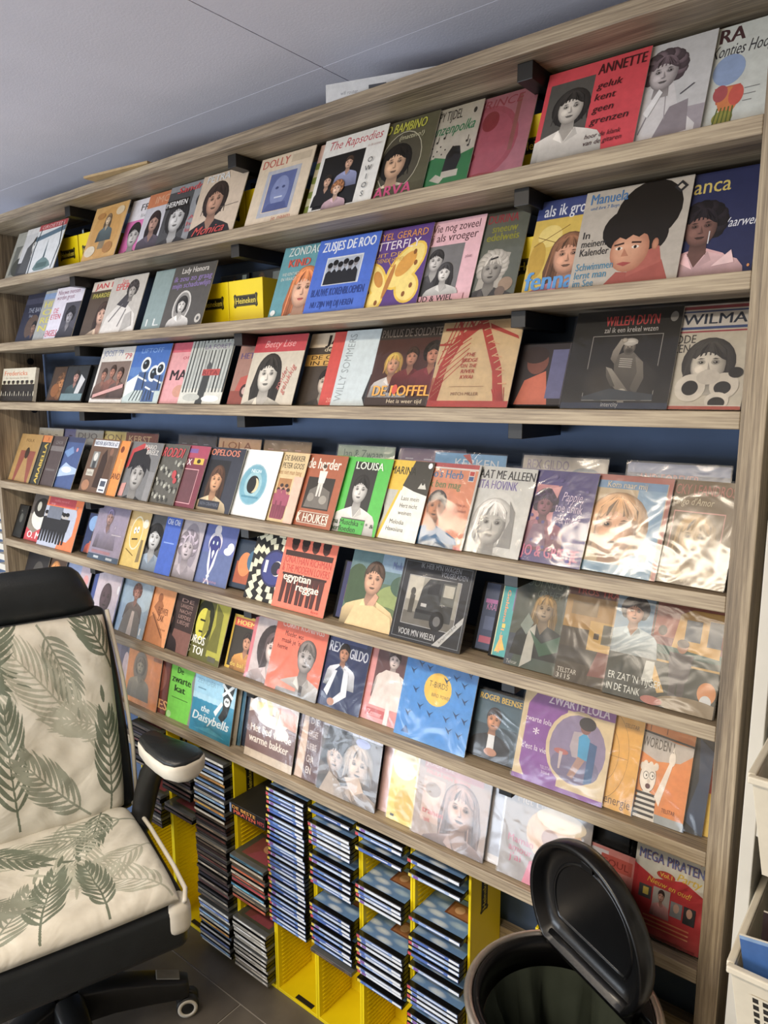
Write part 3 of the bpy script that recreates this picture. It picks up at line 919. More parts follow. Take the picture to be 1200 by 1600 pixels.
def c(a):
    a.R(0, .62, 1, 1, '#2f66b8').P([(0, .62), (1, .62), (1, .3), (0, .48)], '#4c7cc0').R(0, 0, 1, .36, '#bccccc').P([(0, .36), (.4, .55), (.45, .3), (0, .1)], '#dfe8e8').T('LIFTOFF', .2, .86, .08, '#7ca4e0', w=.6)
    for x, y, k in ((.42, .66, .13), (.7, .5, .14), (.85, .58, .11)):
        a.E(x, y, k, k, '#dfe6ea').E(x, y, k * .68, k * .66, '#1f2830').E(x - k * .2, y + k * .2, k * .2, k * .15, '#8aa0b0').P([(x - k, y - k), (x - k * 1.2, y - 3.4 * k), (x + k * 1.2, y - 3.4 * k), (x + k, y - k)], '#3c5c90').L(x - k, y - 1.6 * k, x + k, y - 2.2 * k, .03, '#dfe6ea').L(x + k * .3, y - k, x + k * .5, y - 3.2 * k, .03, '#1c2430')
    for i in range(6):
        a.L(.2 + .1 * i, .04, .3 + .08 * i, .22, .02, '#2c3840')
sleeve(3, -1.692, 0, 'blue and white cover with helmeted spacemen', c, bg='#3a6cb4')
def c(a):
    a.R(0, .84, 1, 1, '#c8586c').T('MARI', .3, .38, .17, '#2a2226', w=.62, b=.04).T('one', .5, .72, .07, '#b04458', w=.3).E(.6, .2, .15, .1, '#c8907c')
sleeve(3, -1.545, 1, 'pink cover with black capitals, third row', c, bg='#d99aa0')
def c(a):
    a.R(0, 0, 1, .24, '#d2d4cc')
    for i in range(13):
        x = .04 + .077 * i
        a.P([(x, .18), (x + .01, 1), (x + .03 + .01 * (i % 3), 1), (x + .035, .18)], ('#33383a', '#575c5c', '#8f9694')[i % 3])
    a.P([(.42, .0), (.46, .5), (.62, .5), (.58, 0)], '#3c4040').E(.54, .58, .05, .07, '#55585a').R(.42, .44, .82, .54, '#b0403c').T('RITA', .44, .45, .07, '#702024', w=.34).R(.3, .84, .96, .96, '#aab0ae').T('LA FORET', .34, .86, .07, '#6d5a80', w=.58)
    a.E(.3, .1, .2, .06, '#b8bcb6').E(.75, .08, .2, .05, '#eceee8')
sleeve(3, -1.418, 0, 'black and white cover of birch trees in snow', c, bg='#b9bfbc')
def c(a):
    a.R(0, 0, 1, .2, '#8a4034').P([(.1, .2), (.16, .4), (.32, .44), (.42, .58), (.72, .58), (.84, .42), (.98, .36), (.98, .2)], '#b0483c').P([(.42, .44), (.48, .54), (.68, .54), (.74, .44)], '#d8b8a8').E(.3, .2, .09, .1, '#3a2020').E(.3, .2, .05, .055, '#c0a098').E(.8, .2, .09, .1, '#3a2020').R(.1, .88, .7, .97, '#b85048').T('HET BARREL', .06, .68, .09, '#5c4a74', w=.86, b=.03)
sleeve(3, -1.218, 1, 'cover with an old red motor car, third row', c, bg='#9c7468')
def c(a):
    a.R(0, .76, 1, 1, '#b83440').T('Betty Lise', .2, .83, .1, '#e0a0a0', w=.6, sh=.3).F(.4, .42, .52, '#cfcac0', '#2b2826', 'long', '#c4beb0').T('gelukkig', .78, .14, .09, '#c06a64', rot=72, sh=.3).T('zonder', .68, .2, .08, '#c06a64', rot=72, sh=.3)
sleeve(3, -1.155, 0, 'cover with a dark-haired girl under a red band', c, bg='#c8c0b0')
def c(a):
    a.R(0, .8, 1, 1, '#c8b8a0').T('JAN', .3, .84, .13, '#1f1a18', w=.5, b=.04).T('de boer', .3, .74, .06, '#d8c8a8', w=.46).R(0, .54, 1, .7, '#c89a44').T('DE CHAUF', .1, .63, .06, '#2a1c14', w=.8, b=.01).T('IN DE BUS', .1, .55, .06, '#2a1c14', w=.8, b=.01).F(.45, .3, .34, '#b8a898', '#1c1817', 'short', '#3a342f')
sleeve(3, -.99, 4, 'brown cover with cream and yellow lettering bands, third row', c, bg='#453c34')
def c(a):
    a.R(0, 0, .3, 1, '#c83c34').T('20', .12, .04, .06, '#e0a090')
sleeve(3, -.908, 3, 'red cover edge left of the pale blue singer cover', c, bg='#c83c34')
def c(a):
    a.T('WILLY SOMMERS', .16, .05, .12, '#8e9aa0', w=.9, rot=88).P([(.56, .0), (.5, .1), (.56, .4), (.66, .5), (.8, .8), (.95, .98), (1, 1), (1, 0)], '#26282c').E(.9, .88, .14, .12, '#1a1a1c').T('mooi', .62, .06, .04, '#b8c0c4', w=.2)
sleeve(3, -.865, 2, 'pale blue cover with sideways lettering and dark figure', c, bg='#c4d2d8')
def c(a):
    a.R(0, .84, 1, 1, '#3c3634').T('PAULUS DE SOLDATEN', .03, .87, .1, '#a89c94', w=.94, b=.03)
    a.F(.3, .52, .26, '#d8a88c', '#cc9c4c', 'bob', '#dcdce0', '#b84c48').F(.56, .6, .23, '#c08c74', '#3a2a22', 'short', '#7c2c30').F(.86, .62, .25, '#a87058', '#26201c', 'curly', '#6d2830')
    for i in range(9):
        a.L(.06 + .05 * i, .0, .08 + .05 * i, .24, .006, '#8a90a0')
    a.R(.0, 0, 1, .1, '#3a2c28').T('DE ROFFEL', .1, .12, .13, '#e0a030', w=.82, b=.05).E(.42, .2, .04, .06, '#c8402c').T('Het is weer tijd', .34, .03, .05, '#d8c8a8', w=.5)
sleeve(3, -.757, 1, 'dark red cover with a trio and yellow title', c, film=True, bg='#58342e')
def c(a):
    R_ = '#bb3a34'
    a.R(0, 0, 1, .07, R_)
    a.P([(.0, .06), (.06, .5), (.2, .82), (.46, .97), (.56, .97), (.3, .76), (.16, .45), (.12, .06)], R_).P([(.46, 1), (.56, 1), (.84, .45), (.94, .06), (.82, .06), (.74, .4)], R_)
    for i in range(7):
        a.L(.03 + .06 * i, .5 + .06 * i, .16 + .05 * i, 1, .014, R_).L(.05, .2 + .09 * i, .4, .56 + .06 * i, .01, R_)
    a.R(.04, .9, .5, .93, R_).R(.0, .72, .3, .745, R_)
    for i in range(9):
        t = i / 8
        a.L(.5 + .32 * t, .96 - .62 * t, .57 + .33 * t, .98 - .58 * t, .012, '#d9c39c').L(.02 + .13 * t, .1 + .6 * t, .12 + .14 * t, .2 + .58 * t, .009, '#d9c39c')
    a.P([(.6, .96), (.96, .8), (.98, .76), (.62, .9)], R_).P([(.2, 1), (.24, 1), (.3, .8), (.27, .79)], R_).P([(.34, 1), (.37, 1), (.43, .9), (.4, .89)], R_)
    for i in range(8):
        a.L(.84 + .015 * i, .07, .78 + .02 * i, .2 + .02 * (i % 3), .008, R_).L(.02 + .012 * i, .07, .0 + .02 * i, .34, .008, R_)
    for i in range(5):
        a.L(.6 + .06 * i, .9 - .16 * i, .7 + .06 * i, .86 - .15 * i, .012, '#dcb08c')
    for i, k in enumerate(('THE', 'BRIDGE', 'ON THE', 'RIVER', 'KWAI')):
        a.T(k, .44, .58 - .065 * i, .045, R_, w=(.11, .2, .2, .17, .16)[i], al='c', sh=.15, b=.01)
    a.R(.25, .23, .68, .234, '#b08a70').T('MITCH MILLER', .46, .13, .035, '#8a5c48', w=.34, al='c')
sleeve(3, -.588, 0, 'cream cover with a red printed bridge in clear film', c, film=True, w=.183, bg='#d9c39c')
def c(a):
    a.P([(.3, 0), (.4, .4), (.7, .55), (.8, 0)], '#b8583c').E(.55, .7, .16, .2, '#6d3c30').R(.75, .1, .98, .9, '#57587c').E(.5, .82, .2, .14, '#2a1c1c')
sleeve(3, -.452, 3, 'dark CD case with an orange-red figure beside the bridge cover', c, w=.145, h=.125, cd=True, bg='#2a2428')
def c(a):
    a.R(0, 0, 1, .06, '#1c3050').T('WILLEM DUYN', .3, .84, .1, '#c02c30', w=.5, b=.03).T('zal ik een krekel wezen', .3, .77, .055, '#d4d4d4', w=.5).frame(.2, .08, .86, .74, .006, '#a8a8a6')
    a.G(.36, .28, .2, .2, '#3a3632', '#161617').G(.74, .3, .14, .22, '#2c2a28', '#161617')
    a.Pg([(.44, .52), (.52, .56), (.62, .56), (.72, .46), (.75, .3), (.7, .14), (.6, .11), (.5, .2), (.47, .34)], '#77736d', '#3c3a38')
    a.Pg([(.64, .52), (.72, .46), (.75, .3), (.7, .14), (.64, .2), (.68, .36)], '#8f8a82', '#55524e')
    a.G(.57, .61, .058, .075, '#a49c92', '#4c4844', -.01, .02).G(.57, .665, .072, .04, '#e6e4e0', '#a8a6a2').R(.5, .645, .64, .66, '#c9c7c3').G(.57, .575, .045, .035, '#3c3834', '#6d6862', n=12)
    a.E(.555, .615, .008, .006, '#1c1a18', n=8).E(.59, .615, .008, .006, '#1c1a18', n=8)
    a.Pg([(.41, .5), (.42, .58), (.48, .7), (.53, .69), (.5, .62), (.47, .5), (.46, .44)], '#b4aea6', '#6d6862').G(.515, .685, .03, .025, '#cfc8be', '#8a857d', n=10)
    a.Pg([(.38, .42), (.44, .4), (.64, .16), (.58, .12), (.44, .26)], '#a8a49c', '#6a6660').Pg([(.38, .42), (.42, .36), (.5, .22), (.46, .22), (.4, .32)], '#77736d', '#4c4a46')
    a.G(.57, .15, .05, .05, '#ece8e0', '#a8a49c', n=14).P([(.54, .1), (.6, .1), (.61, .06), (.55, .06)], '#8f8b84')
    for i in range(5):
        a.L(.5, .5 - .02 * i, .62, .49 - .02 * i, .008, '#c8c6c2')
    a.P([(.2, .12), (.45, .2), (.86, .14), (.86, .085), (.2, .085)], '#3a4450').T('intercity', .4, .02, .045, '#c8ccd0', w=.16).E(.93, .9, .035, .05, '#888')
sleeve(3, -.299, 0, 'black cover of a crouching man in a thin frame', c, film=True, w=.184, bg='#161617')
def c(a):
    a.R(0, .78, 1, 1, '#d8d6d4').R(0, .955, 1, .985, '#a8384c').R(0, .925, 1, .94, '#34508c').R(0, .76, 1, .785, '#34508c').R(0, .73, 1, .745, '#a8384c').T('WILMA', .4, .81, .1, '#26344c', w=.54, b=.02).T('80 RODE', .2, .63, .08, '#33302e', w=.34, b=.01).T('ROZEN', .24, .54, .08, '#33302e', w=.26, b=.01)
    a.F(.68, .42, .42, '#d8d4cc', '#3a3836', 'bob', None, '#2c2826').P([(.60, .325), (.68, .30), (.76, .325), (.68, .345)], '#f0ece4')
    a.E(.56, .2, .13, .13, '#dedad2').E(.56, .2, .07, .07, '#1d1c1b').E(.84, .22, .12, .12, '#d8d4cc').E(.83, .2, .07, .06, '#1d1c1b').E(.8, .08, .1, .08, '#dedad2').E(.8, .06, .07, .055, '#26241f').E(.7, .3, .1, .07, '#cfcbc4').E(.92, .34, .06, .05, '#2a2826')
    a.R(0, .0, 1, .03, '#b8503c').R(.1, .03, 1, .04, '#d8d4cc')
sleeve(3, -.187, 1, 'cream cover of a smiling girl with striped heading, third row', c, film=True, bg='#d0ccc0')

# ---- row 4: back tier
BT = [(-2.49, '#cfcfc8', '', '#777', 'white'), (-2.40, '#7d84b8', '', '#445', 'lilac'), (-2.22, '#a8acb0', 'DUO', '#556', 'grey'), (-2.08, '#cfc07c', 'ZON', '#765', 'straw yellow'), (-1.90, '#7c4c48', 'KERST', '#cb9', 'maroon'), (-1.62, '#50505a', '', '#889', 'dark slate'), (-1.42, '#c0a080', 'LOLA', '#853', 'sand'), (-1.235, '#9c8668', '', '#caa', 'khaki'), (-.955, '#98aca0', 'Jan & Zwaan', '#58706a', 'sea green'), (-.765, '#80708c', '', '#bbc', 'mauve')]
for i, (x, b, t, tcn, nm) in enumerate(BT):
    def c(a):
        a.T(t or '- - -', .1, .84, .11, tcn, w=.7, b=.01).R(.15, .1, .85, .7, shade(b, .7)).E(.5, .45, .15, .2, shade(b, 1.3))
    sleeve(4, x, 0, '%s cover edge showing in the back tier of the fourth row' % nm, c, film=True, bg=b, y0=.118 + .004 * (i % 2) * 1.7, lean=.22, h=.192)
def c(a):
    a.T('KERKEN', .3, .84, .1, '#d8dfe8', w=.6).R(.1, .1, .9, .7, '#78a8cc').P([(.4, .98), (.5, 1), (.56, .86)], '#b84c44')
sleeve(4, -.655, 0, 'sky blue cover in the back tier with white lettering', c, film=True, bg='#6aa4d4', y0=.111, lean=.22, h=.188)
def c(a):
    a.T('REX GILDO', .06, .86, .1, '#8c84a0', w=.5, b=.02).E(.76, .8, .18, .1, '#8a94a0').R(0, 0, 1, .7, '#b0aca8')
sleeve(4, -.440, 0, 'pale cover in the back tier with lilac capitals', c, film=True, bg='#b8b4b0', y0=.118, lean=.22, h=.192)
def c(a):
    a.T('AND FOREVER', .12, .8, .1, '#b88088', w=.6, b=.02).R(0, .9, 1, 1, '#6a80b0')
sleeve(4, -.222, 0, 'blue-grey cover at the right end of the back tier', c, film=True, bg='#566484', y0=.118, lean=.22, h=.19)

# ---- row 4: front, each tucked behind its left neighbour
Y4 = dict(yaw=3.5, y0=.028)
def c(a):
    a.R(.2, 0, .9, .65, '#8c4a3c').P([(.3, 0), (.45, .5), (.6, .5), (.8, 0)], '#a88450').E(.52, .6, .1, .12, '#3c3028').T('FOLK', .3, .84, .06, '#5a4020', w=.4)
sleeve(4, -2.497, 0, 'tan cover with a red-brown figure at the left end, fourth row', c, bg='#a8854c', **Y4)
def c(a):
    a.R(0, .86, 1, 1, '#c87838').T('ARABELLA', .9, .02, .13, '#cfb03c', w=.82, rot=90, b=.04).T('X', .82, .89, .08, '#7a3020')
sleeve(4, -2.427, 0, 'dark cover edge with yellow vertical letters, fourth row', c, bg='#3a3c38', **Y4)
def c(a):
    a.R(.4, .7, 1, .8, '#7a7474').R(.5, .3, .9, .34, '#6d6666').T('CHOR', .6, .84, .07, '#8a8484', w=.3)
sleeve(4, -2.328, 0, 'brownish grey cover left of the lightning cover', c, bg='#54494a', **Y4)
def c(a):
    a.P([(.3, .35), (.5, .5), (.7, .44), (1, .4), (1, .3), (.3, .2)], '#a8c0e0').P([(.3, .7), (.6, .82), (.7, .7), (.5, .6)], '#6a90c4').E(.6, .36, .2, .06, '#d8e4f0').E(.8, .76, .04, .04, '#c88898').R(0, .9, 1, 1, '#3c4466')
sleeve(4, -2.205, 0, 'blue cover with white lightning over clouds', c, bg='#42598c', **Y4)
def c(a):
    a.R(.08, .86, .96, .98, '#d8dce4').T('NEDER BEATBOX 67', .1, .885, .07, '#2c3c64', w=.82, b=.03).R(.16, .46, .4, .76, '#8a8c8a').E(.28, .66, .07, .08, '#cfcfca').R(.22, .44, .34, .58, '#44484c').P([(.45, .1), (.5, .7), (.62, .82), (.72, .6), (.7, .1)], '#3c2c26').P([(.7, 0), (.76, .7), (.9, .7), (.98, .0)], '#5c4436').E(.8, .78, .06, .07, '#8a6450').R(.1, .3, .36, .42, '#c4c0b4').T('radio', .12, .33, .06, '#6d665c', w=.2).R(.68, .03, .94, .28, '#dfe2e6').R(.72, .14, .9, .24, '#4c5464').R(.72, .06, .9, .09, '#4c5464').E(.2, .12, .14, .1, '#a87858')
sleeve(4, -1.995, 0, 'brown western photo cover with white heading and price tag', c, bg='#6d5444', **Y4)
def c(a):
    a.T('ZAND', .62, .3, .11, '#5a3020', w=.36, b=.03).E(.8, .84, .06, .06, '#7a3a1c').T('goud', .9, .44, .08, '#e8b45c', rot=90)
sleeve(4, -1.94, 0, 'orange cover strip with dark letters, fourth row', c, bg='#dd8830', **Y4)
def c(a):
    a.P([(.0, .5), (.08, .86), (.4, .98), (.6, .9), (.5, .66), (.2, .6)], '#b83438').F(.46, .42, .6, '#a4a29f', '#26262a', 'short', '#3c3e42').P([(.1, .5), (.16, .8), (.5, .9), (.74, .7), (.8, .5), (.6, .6), (.4, .62)], '#26262a').T('MARIO', .46, .88, .08, '#d8d4d0', w=.36, b=.02).T('BREEZ', .56, .79, .08, '#d8d4d0', w=.36, b=.02).P([(.02, .02), (.06, .24), (.2, .26), (.18, .02)], '#c89088').R(.82, 0, 1, .5, '#8a8a8c')
sleeve(4, -1.767, 0, 'grey cover of a moody man in a red cap', c, bg='#77787a', **Y4)
def c(a):
    for i in range(60):
        x, y = (i * .137) % 1, .04 + .66 * ((i * .619) % 1)
        a.E(x, y, .035, .04, ('#8f9088', '#3c3d3a', '#b4b4a8')[i % 3], n=8)
    a.T('RODDI', .3, .78, .16, '#c03c44', w=.62, sh=.3, b=.05).E(.8, .5, .06, .07, '#b83840').E(.86, .4, .05, .05, '#b83840')
sleeve(4, -1.642, 0, 'grey crowd photo cover with red script', c, bg='#5d5c56', **Y4)
def c(a):
    a.R(0, .8, 1, 1, '#a8405c').R(.3, .88, .7, .95, '#7c5c9c').R(.66, .7, .92, .8, '#d8b43c').E(.79, .75, .05, .035, '#3c2c1c').T('FOX', .3, .68, .1, '#e8d8dc', w=.3, b=.03).frame(.2, .06, .86, .62, .012, '#d8a8ac').R(.22, .08, .84, .6, '#684048').T('hit', .2, .62, .05, '#d87080')
sleeve(4, -1.548, 0, 'maroon cover with a yellow stamp and thin frame', c, bg='#7a3446', **Y4)
def c(a):
    a.R(.2, .16, .72, .8, '#22242a').F(.48, .48, .4, '#c8946c', '#4c3426', 'long', '#c8b490').R(.2, .04, .72, .16, '#2f333e').T('HOPELOOS', .06, .87, .1, '#d07c64', w=.82, b=.04).T('BEN CRAMERS', .24, .08, .05, '#6d7484', w=.46)
sleeve(4, -1.399, 0, 'slate cover with a framed long-haired man', c, bg='#353a48', **Y4)
def c(a):
    a.E(.53, .48, .30, .31, '#8cb8c8').E(.53, .48, .28, .29, '#6aa6bc').E(.53, .48, .19, .2, '#93c0cc').T('NEON', .53, .66, .05, '#dfeef2', w=.22, al='c', b=.02).R(.34, .28, .72, .31, '#4c8ca4').E(.53, .48, .13, .135, '#20262a').E(.56, .47, .1, .11, '#d8c8a0').E(.5, .48, .1, .125, '#181c20')
sleeve(4, -1.259, 0, 'plain white sleeve showing a pale blue record label', c, bg='#e2e8ec', **Y4)
def c(a):
    a.T('DE BAKKER', .24, .88, .08, '#3c2c24', w=.66, b=.02).T('PETER GOOS', .24, .77, .08, '#3c2c24', w=.68, b=.02).T('wees niet man bang', .1, .68, .07, '#a06a34', w=.8, b=.01).R(.24, .04, .66, .62, '#a87440').R(.24, .04, .66, .3, '#8c3c54')
    for i in range(5):
        a.fig(.3 + .08 * i, .06 + .06 * (i % 2), .42, '#c08c70', '#3a2824', '#9c4460', '#7a3048')
    a.R(.72, 0, 1, .66, '#dcb4a0')
sleeve(4, -1.165, 0, 'beige cover with a small pink-tinted group photo', c, bg='#d4bc8c', **Y4, mp=(0.36, 0.64))
def c(a):
    a.T('de herder', .1, .8, .15, '#e4dcd0', w=.78, b=.03).R(.2, .24, .84, .68, '#2c2622').P([(.24, .26), (.3, .5), (.5, .58), (.78, .5), (.82, .26)], '#6d6862').fig(.52, .42, .44, '#d8d0c4', '#4a3c30', '#e6e2da', '#d6d2ca').E(.36, .4, .08, .06, '#8d8880').E(.66, .38, .09, .06, '#9a958c').R(.18, .04, .9, .2, '#c8c0b0').R(.2, .05, .88, .19, '#8a4a30').T('K HOUKES', .16, .06, .12, '#e0d8c8', w=.74, b=.03)
sleeve(4, -1.039, 0, 'rust brown cover with a shepherd photo', c, bg='#a4542f', **Y4, mp=(0.2, 0.8))
def c(a):
    a.R(.3, .18, .76, .94, '#2b2b2b').F(.52, .56, .36, '#c6c4c0', '#1c1c1c', 'short', '#dcdad4').R(.3, .0, .76, .18, '#3fae3c').R(.3, .175, .76, .19, '#55544f').T('LOUISA', .34, .84, .1, '#e0ecdc', w=.52, b=.02).T('Oma Muschka', .04, .1, .07, '#173a17', w=.62, b=.02).T('Überfloeden', .06, .015, .07, '#173a17', w=.56, b=.02).T('* * &', .7, .1, .05, '#173a17', w=.24)
sleeve(4, -.905, 0, 'bright green cover with a grey photo of a singer', c, bg='#44b83e', **Y4, mp=(0.1, 0.9))
def c(a):
    a.P([(.0, 1), (.64, 1), (.5, .62), (.1, .62)], '#d9b420').P([(.64, 1), (1, 1), (1, .58), (.74, .62), (.5, .68)], '#3c3a34').P([(.44, .62), (.5, .66), (.26, 0), (.2, 0)], '#d9b420').P([(0, 0), (0, .62), (.44, .62), (.2, 0)], '#b8b8b0').E(.18, .3, .08, .14, '#3a3a36').T('MARINA', .2, .82, .1, '#2c2a20', w=.5, b=.02).P([(.8, .66), (.88, .78), (.96, .66)], '#c8c8c0').E(.88, .74, .03, .035, '#3c3a34').E(.94, .95, .04, .035, '#e8e8e8')
    for i, k in enumerate(('Lass mein', 'Herz nicht', 'weinen')):
        a.T(k, .54, .5 - .09 * i, .055, '#66665e', w=(.34, .34, .26)[i])
    a.T('Melodia', .42, .2, .055, '#66665e', w=.28).T('Hawaiiana', .38, .11, .055, '#66665e', w=.34)
sleeve(4, -.795, 0, 'white cover with yellow and charcoal wedges', c, bg='#e2e2da', **Y4, mp=(0.2, 0.8))
def c(a):
    a.R(0, .95, 1, 1, '#b84c50').R(0, .93, 1, .95, '#dfe0e0').R(.97, 0, 1, 1, '#c8cccc').R(0, 0, 1, .03, '#b84c50').T("Bo's Herb", .1, .82, .1, '#3c7cb0', w=.62, b=.03).T('Ik ben mag', .12, .7, .09, '#5c8a5c', w=.6, b=.02).R(.82, .8, .92, .93, '#dfdfdc').R(.83, .81, .91, .86, '#2f5c9c').R(.83, .87, .91, .92, '#c03c34').F(.36, .46, .36, '#b47850', '#2c2220', 'short', '#2f6c9c').P([(.1, .06), (.2, .16), (.6, .2), (.86, .12), (.9, .05)], '#2f6c9c').T('Geef me je...', .62, .5, .035, '#8a4438', w=.3, sh=.2).T('je glimlach', .68, .43, .035, '#8a4438', w=.24, sh=.2).E(.92, .1, .03, .03, '#dfe0e0')
sleeve(4, -.679, 0, 'salmon cover of a young man in a blue shirt', c, film=True, bg='#d8906c', **Y4, mp=(0.22, 0.78))
def c(a):
    a.T('LAAT ME ALLEEN', .02, .86, .1, '#2f3034', w=.96, b=.03).T('RITA HOVINK', .04, .74, .1, '#7468a8', w=.7, b=.03).E(.5, .36, .34, .36, '#d6d8d8').F(.46, .34, .5, '#b4b4b2', '#cccccb', 'bob', '#dcdedc', '#5c5a5c').P([(.62, .1), (.74, .4), (.68, .62), (.8, .5), (.84, .1)], '#8f9090')
sleeve(4, -.553, 0, 'whitish cover of a smiling blonde woman, fourth row', c, film=True, bg='#cfd2d2', **Y4, mp=(0.22, 0.78))
def c(a):
    a.R(.04, .16, .4, .84, '#c88c94').F(.24, .62, .26, '#8c5c6c', '#3c2c48', 'curly', '#a0687c').P([(.04, .16), (.12, .4), (.3, .42), (.4, .16)], '#8a6c84').P([(.3, .8), (.46, .84), (.42, .7)], '#d49ca0').T('Pappie,', .5, .68, .1, '#d8c8e4', w=.34, sh=.3, b=.01).T('toe drink', .42, .56, .1, '#d8c8e4', w=.44, b=.01).T('niet meer', .44, .44, .1, '#d8c8e4', w=.42, b=.01).T('alstublieft', .46, .26, .06, '#a898c4', w=.36).T('JO & GRIETJE', .02, .06, .12, '#c86c94', w=.92, b=.04)
    for i in range(20):
        a.E((i * .271) % 1, (i * .433) % 1, .03, .02, '#5c5094', n=7)
sleeve(4, -.43, 0, 'violet cover with white italic words and pink photo', c, film=True, bg='#4d4486', **Y4, mp=(0.3, 0.7))
def c(a):
    a.R(0, .94, 1, 1, '#b0685c').R(.95, 0, 1, 1, '#b0685c').R(0, .86, .94, .94, '#7098c0').R(.6, .08, .94, .86, '#82a8c8').F(.4, .46, .6, '#d2a888', '#a8845c', 'bob', '#d4c4a8').R(.0, 0, .94, .1, '#78a0bc').R(.74, .1, .88, .26, '#e8e8e4').R(.76, .15, .86, .24, '#c85844').R(.76, .11, .86, .14, '#34508c')
    a.T('Kom naar mij', .2, .87, .06, '#e8d8b8', w=.5)
sleeve(4, -.299, 0, 'shiny blue and cream cover with red-brown border', c, film=True, w=.182, bg='#c2b090', **Y4, mp=(0.2, 0.8))
def c(a):
    a.T('VICKY LEANDROS', .02, .86, .1, '#b87064', w=.92).T("tango d'Amor", .12, .76, .07, '#cfc4a8', w=.56, sh=.2).frame(.16, .12, .86, .7, .012, '#d49c94').F(.5, .44, .4, '#b8a078', '#8c7448', 'long', '#a08a60').T('Liefs uit vol maak', .06, .03, .06, '#c8bca0', w=.66)
sleeve(4, -.19, 0, 'sepia brown cover with a pink framed face, fourth row right', c, film=True, bg='#7c6a4c', **Y4, mp=(0.34, 0.66))

# ---- row 5
def c(a):
    a.R(.2, .1, .9, .9, '#2a2c2c').E(.5, .6, .2, .15, '#5a5c58').T('live', .3, .8, .06, '#8a8a84')
sleeve(5, -2.5, 1, 'dark plastic case at the left end of the fifth row', c, w=.07, h=.125, cd=True, bg='#1f2122')
def c(a):
    a.R(0, .55, 1, 1, '#5a5450').E(.5, .5, .4, .26, '#dcdcd2').E(.4, .7, .3, .2, '#2c2a28').E(.3, .72, .08, .1, '#b8b8ac').P([(0, 0), (0, .26), (.3, .16), (.6, .3), (1, .2), (1, 0)], '#c03440').T('O. M', .1, .06, .14, '#f0e0e0', w=.5, b=.03).E(.74, .36, .06, .06, '#2f4a34')
sleeve(5, -2.42, 2, 'cover with red base and white cartoon shape, fifth row left', c, bg='#8c8478')
def c(a):
    a.R(.05, .82, .8, 1, '#b83a44').T('radio noord', .2, .9, .05, '#d88088', w=.4).T('top', .12, .83, .05, '#e0a0a0', w=.12).P([(.0, 0), (.0, .8), (.86, .8), (.9, .7), (.9, .3), (.8, .16), (.6, .16), (.55, 0)], '#b0b8cc')
    for i in range(8):
        a.fig(.06 + .085 * i, .08 + .01 * (i % 3), .62, '#b8b4b0', '#1c1e22', '#26282e', '#22242a')
    a.R(.1, .56, .5, .8, '#707888').T('7', .84, .78, .08, '#8890a8')
sleeve(5, -2.294, 0, 'wide orange-edged cover with a row of men in suits', c, w=.242, bg='#dd7034')
def c(a):
    a.E(.3, .75, .25, .2, '#7aa0d0').F(.5, .52, .36, '#a8584c', '#2c2028', 'long', '#b0402c').R(.3, 0, .8, .3, '#b85838')
sleeve(5, -2.035, 3, 'small blue CD cover with a woman in red, fifth row', c, w=.142, h=.14, cd=True, bg='#2c3a62')
def c(a):
    a.R(0, 0, 1, .1, '#48607c').R(.2, .03, .36, .07, '#d0d8e0').R(.6, .03, .8, .07, '#d0d8e0').F(.42, .78, .3, '#b0908c', '#8c84a0', 'short', '#a49cb4').R(.1, .12, .7, .17, '#b88c98').R(.6, .48, .9, .495, '#d8d4dc').R(.66, .6, .67, .64, '#fff')
sleeve(5, -1.95, 0, 'lilac film-wrapped cover with an older man, fifth row', c, film=True, bg='#a79fb8')
def c(a):
    a.R(0, .7, 1, 1, '#c8ac74').P([(.1, .0), (.15, .6), (.5, .8), (.9, .6), (1, 0)], '#dcc06a').E(.5, .6, .28, .3, '#e4dcc0').E(.5, .6, .25, .27, '#d8b85c').E(.42, .64, .05, .06, '#fff').E(.56, .66, .05, .06, '#fff').E(.43, .63, .02, .02, '#222').E(.57, .65, .02, .02, '#222').L(.36, .48, .62, .5, .03, '#4a3818').E(.84, .78, .12, .08, '#e6e0d0').P([(.76, .1), (.8, .5), (.9, .5), (.92, .12)], '#8a7850').L(.2, .3, .6, .2, .02, '#8a6c28')
sleeve(5, -1.845, 1, 'yellow cartoon cover beside the lilac cover', c, bg='#d6bc74', mp=(0.36, 0.64))
def c(a):
    a.R(0, 0, .6, 1, '#54565a').F(.36, .56, .44, '#c2c4c6', '#1c1d20', 'bob', '#8ea0b4').R(.58, 0, 1, 1, '#2f5cc0').T('Olé Olé', .62, .84, .1, '#d8e0f0', w=.34, b=.02).R(.64, .52, .92, .54, '#7c9ce0')
sleeve(5, -1.697, 2, 'blue-striped cover with a dark-haired smiling woman, fifth row', c, bg='#2f5cc0')
def c(a):
    a.E(.55, .5, .36, .42, '#938c98').F(.5, .5, .44, '#bab0b8', '#8c8490', 'curly', '#a8a0a8')
sleeve(5, -1.596, 3, 'faded grey-mauve portrait cover in the fifth row', c, bg='#b4acb4', mp=(0.36, 0.64))
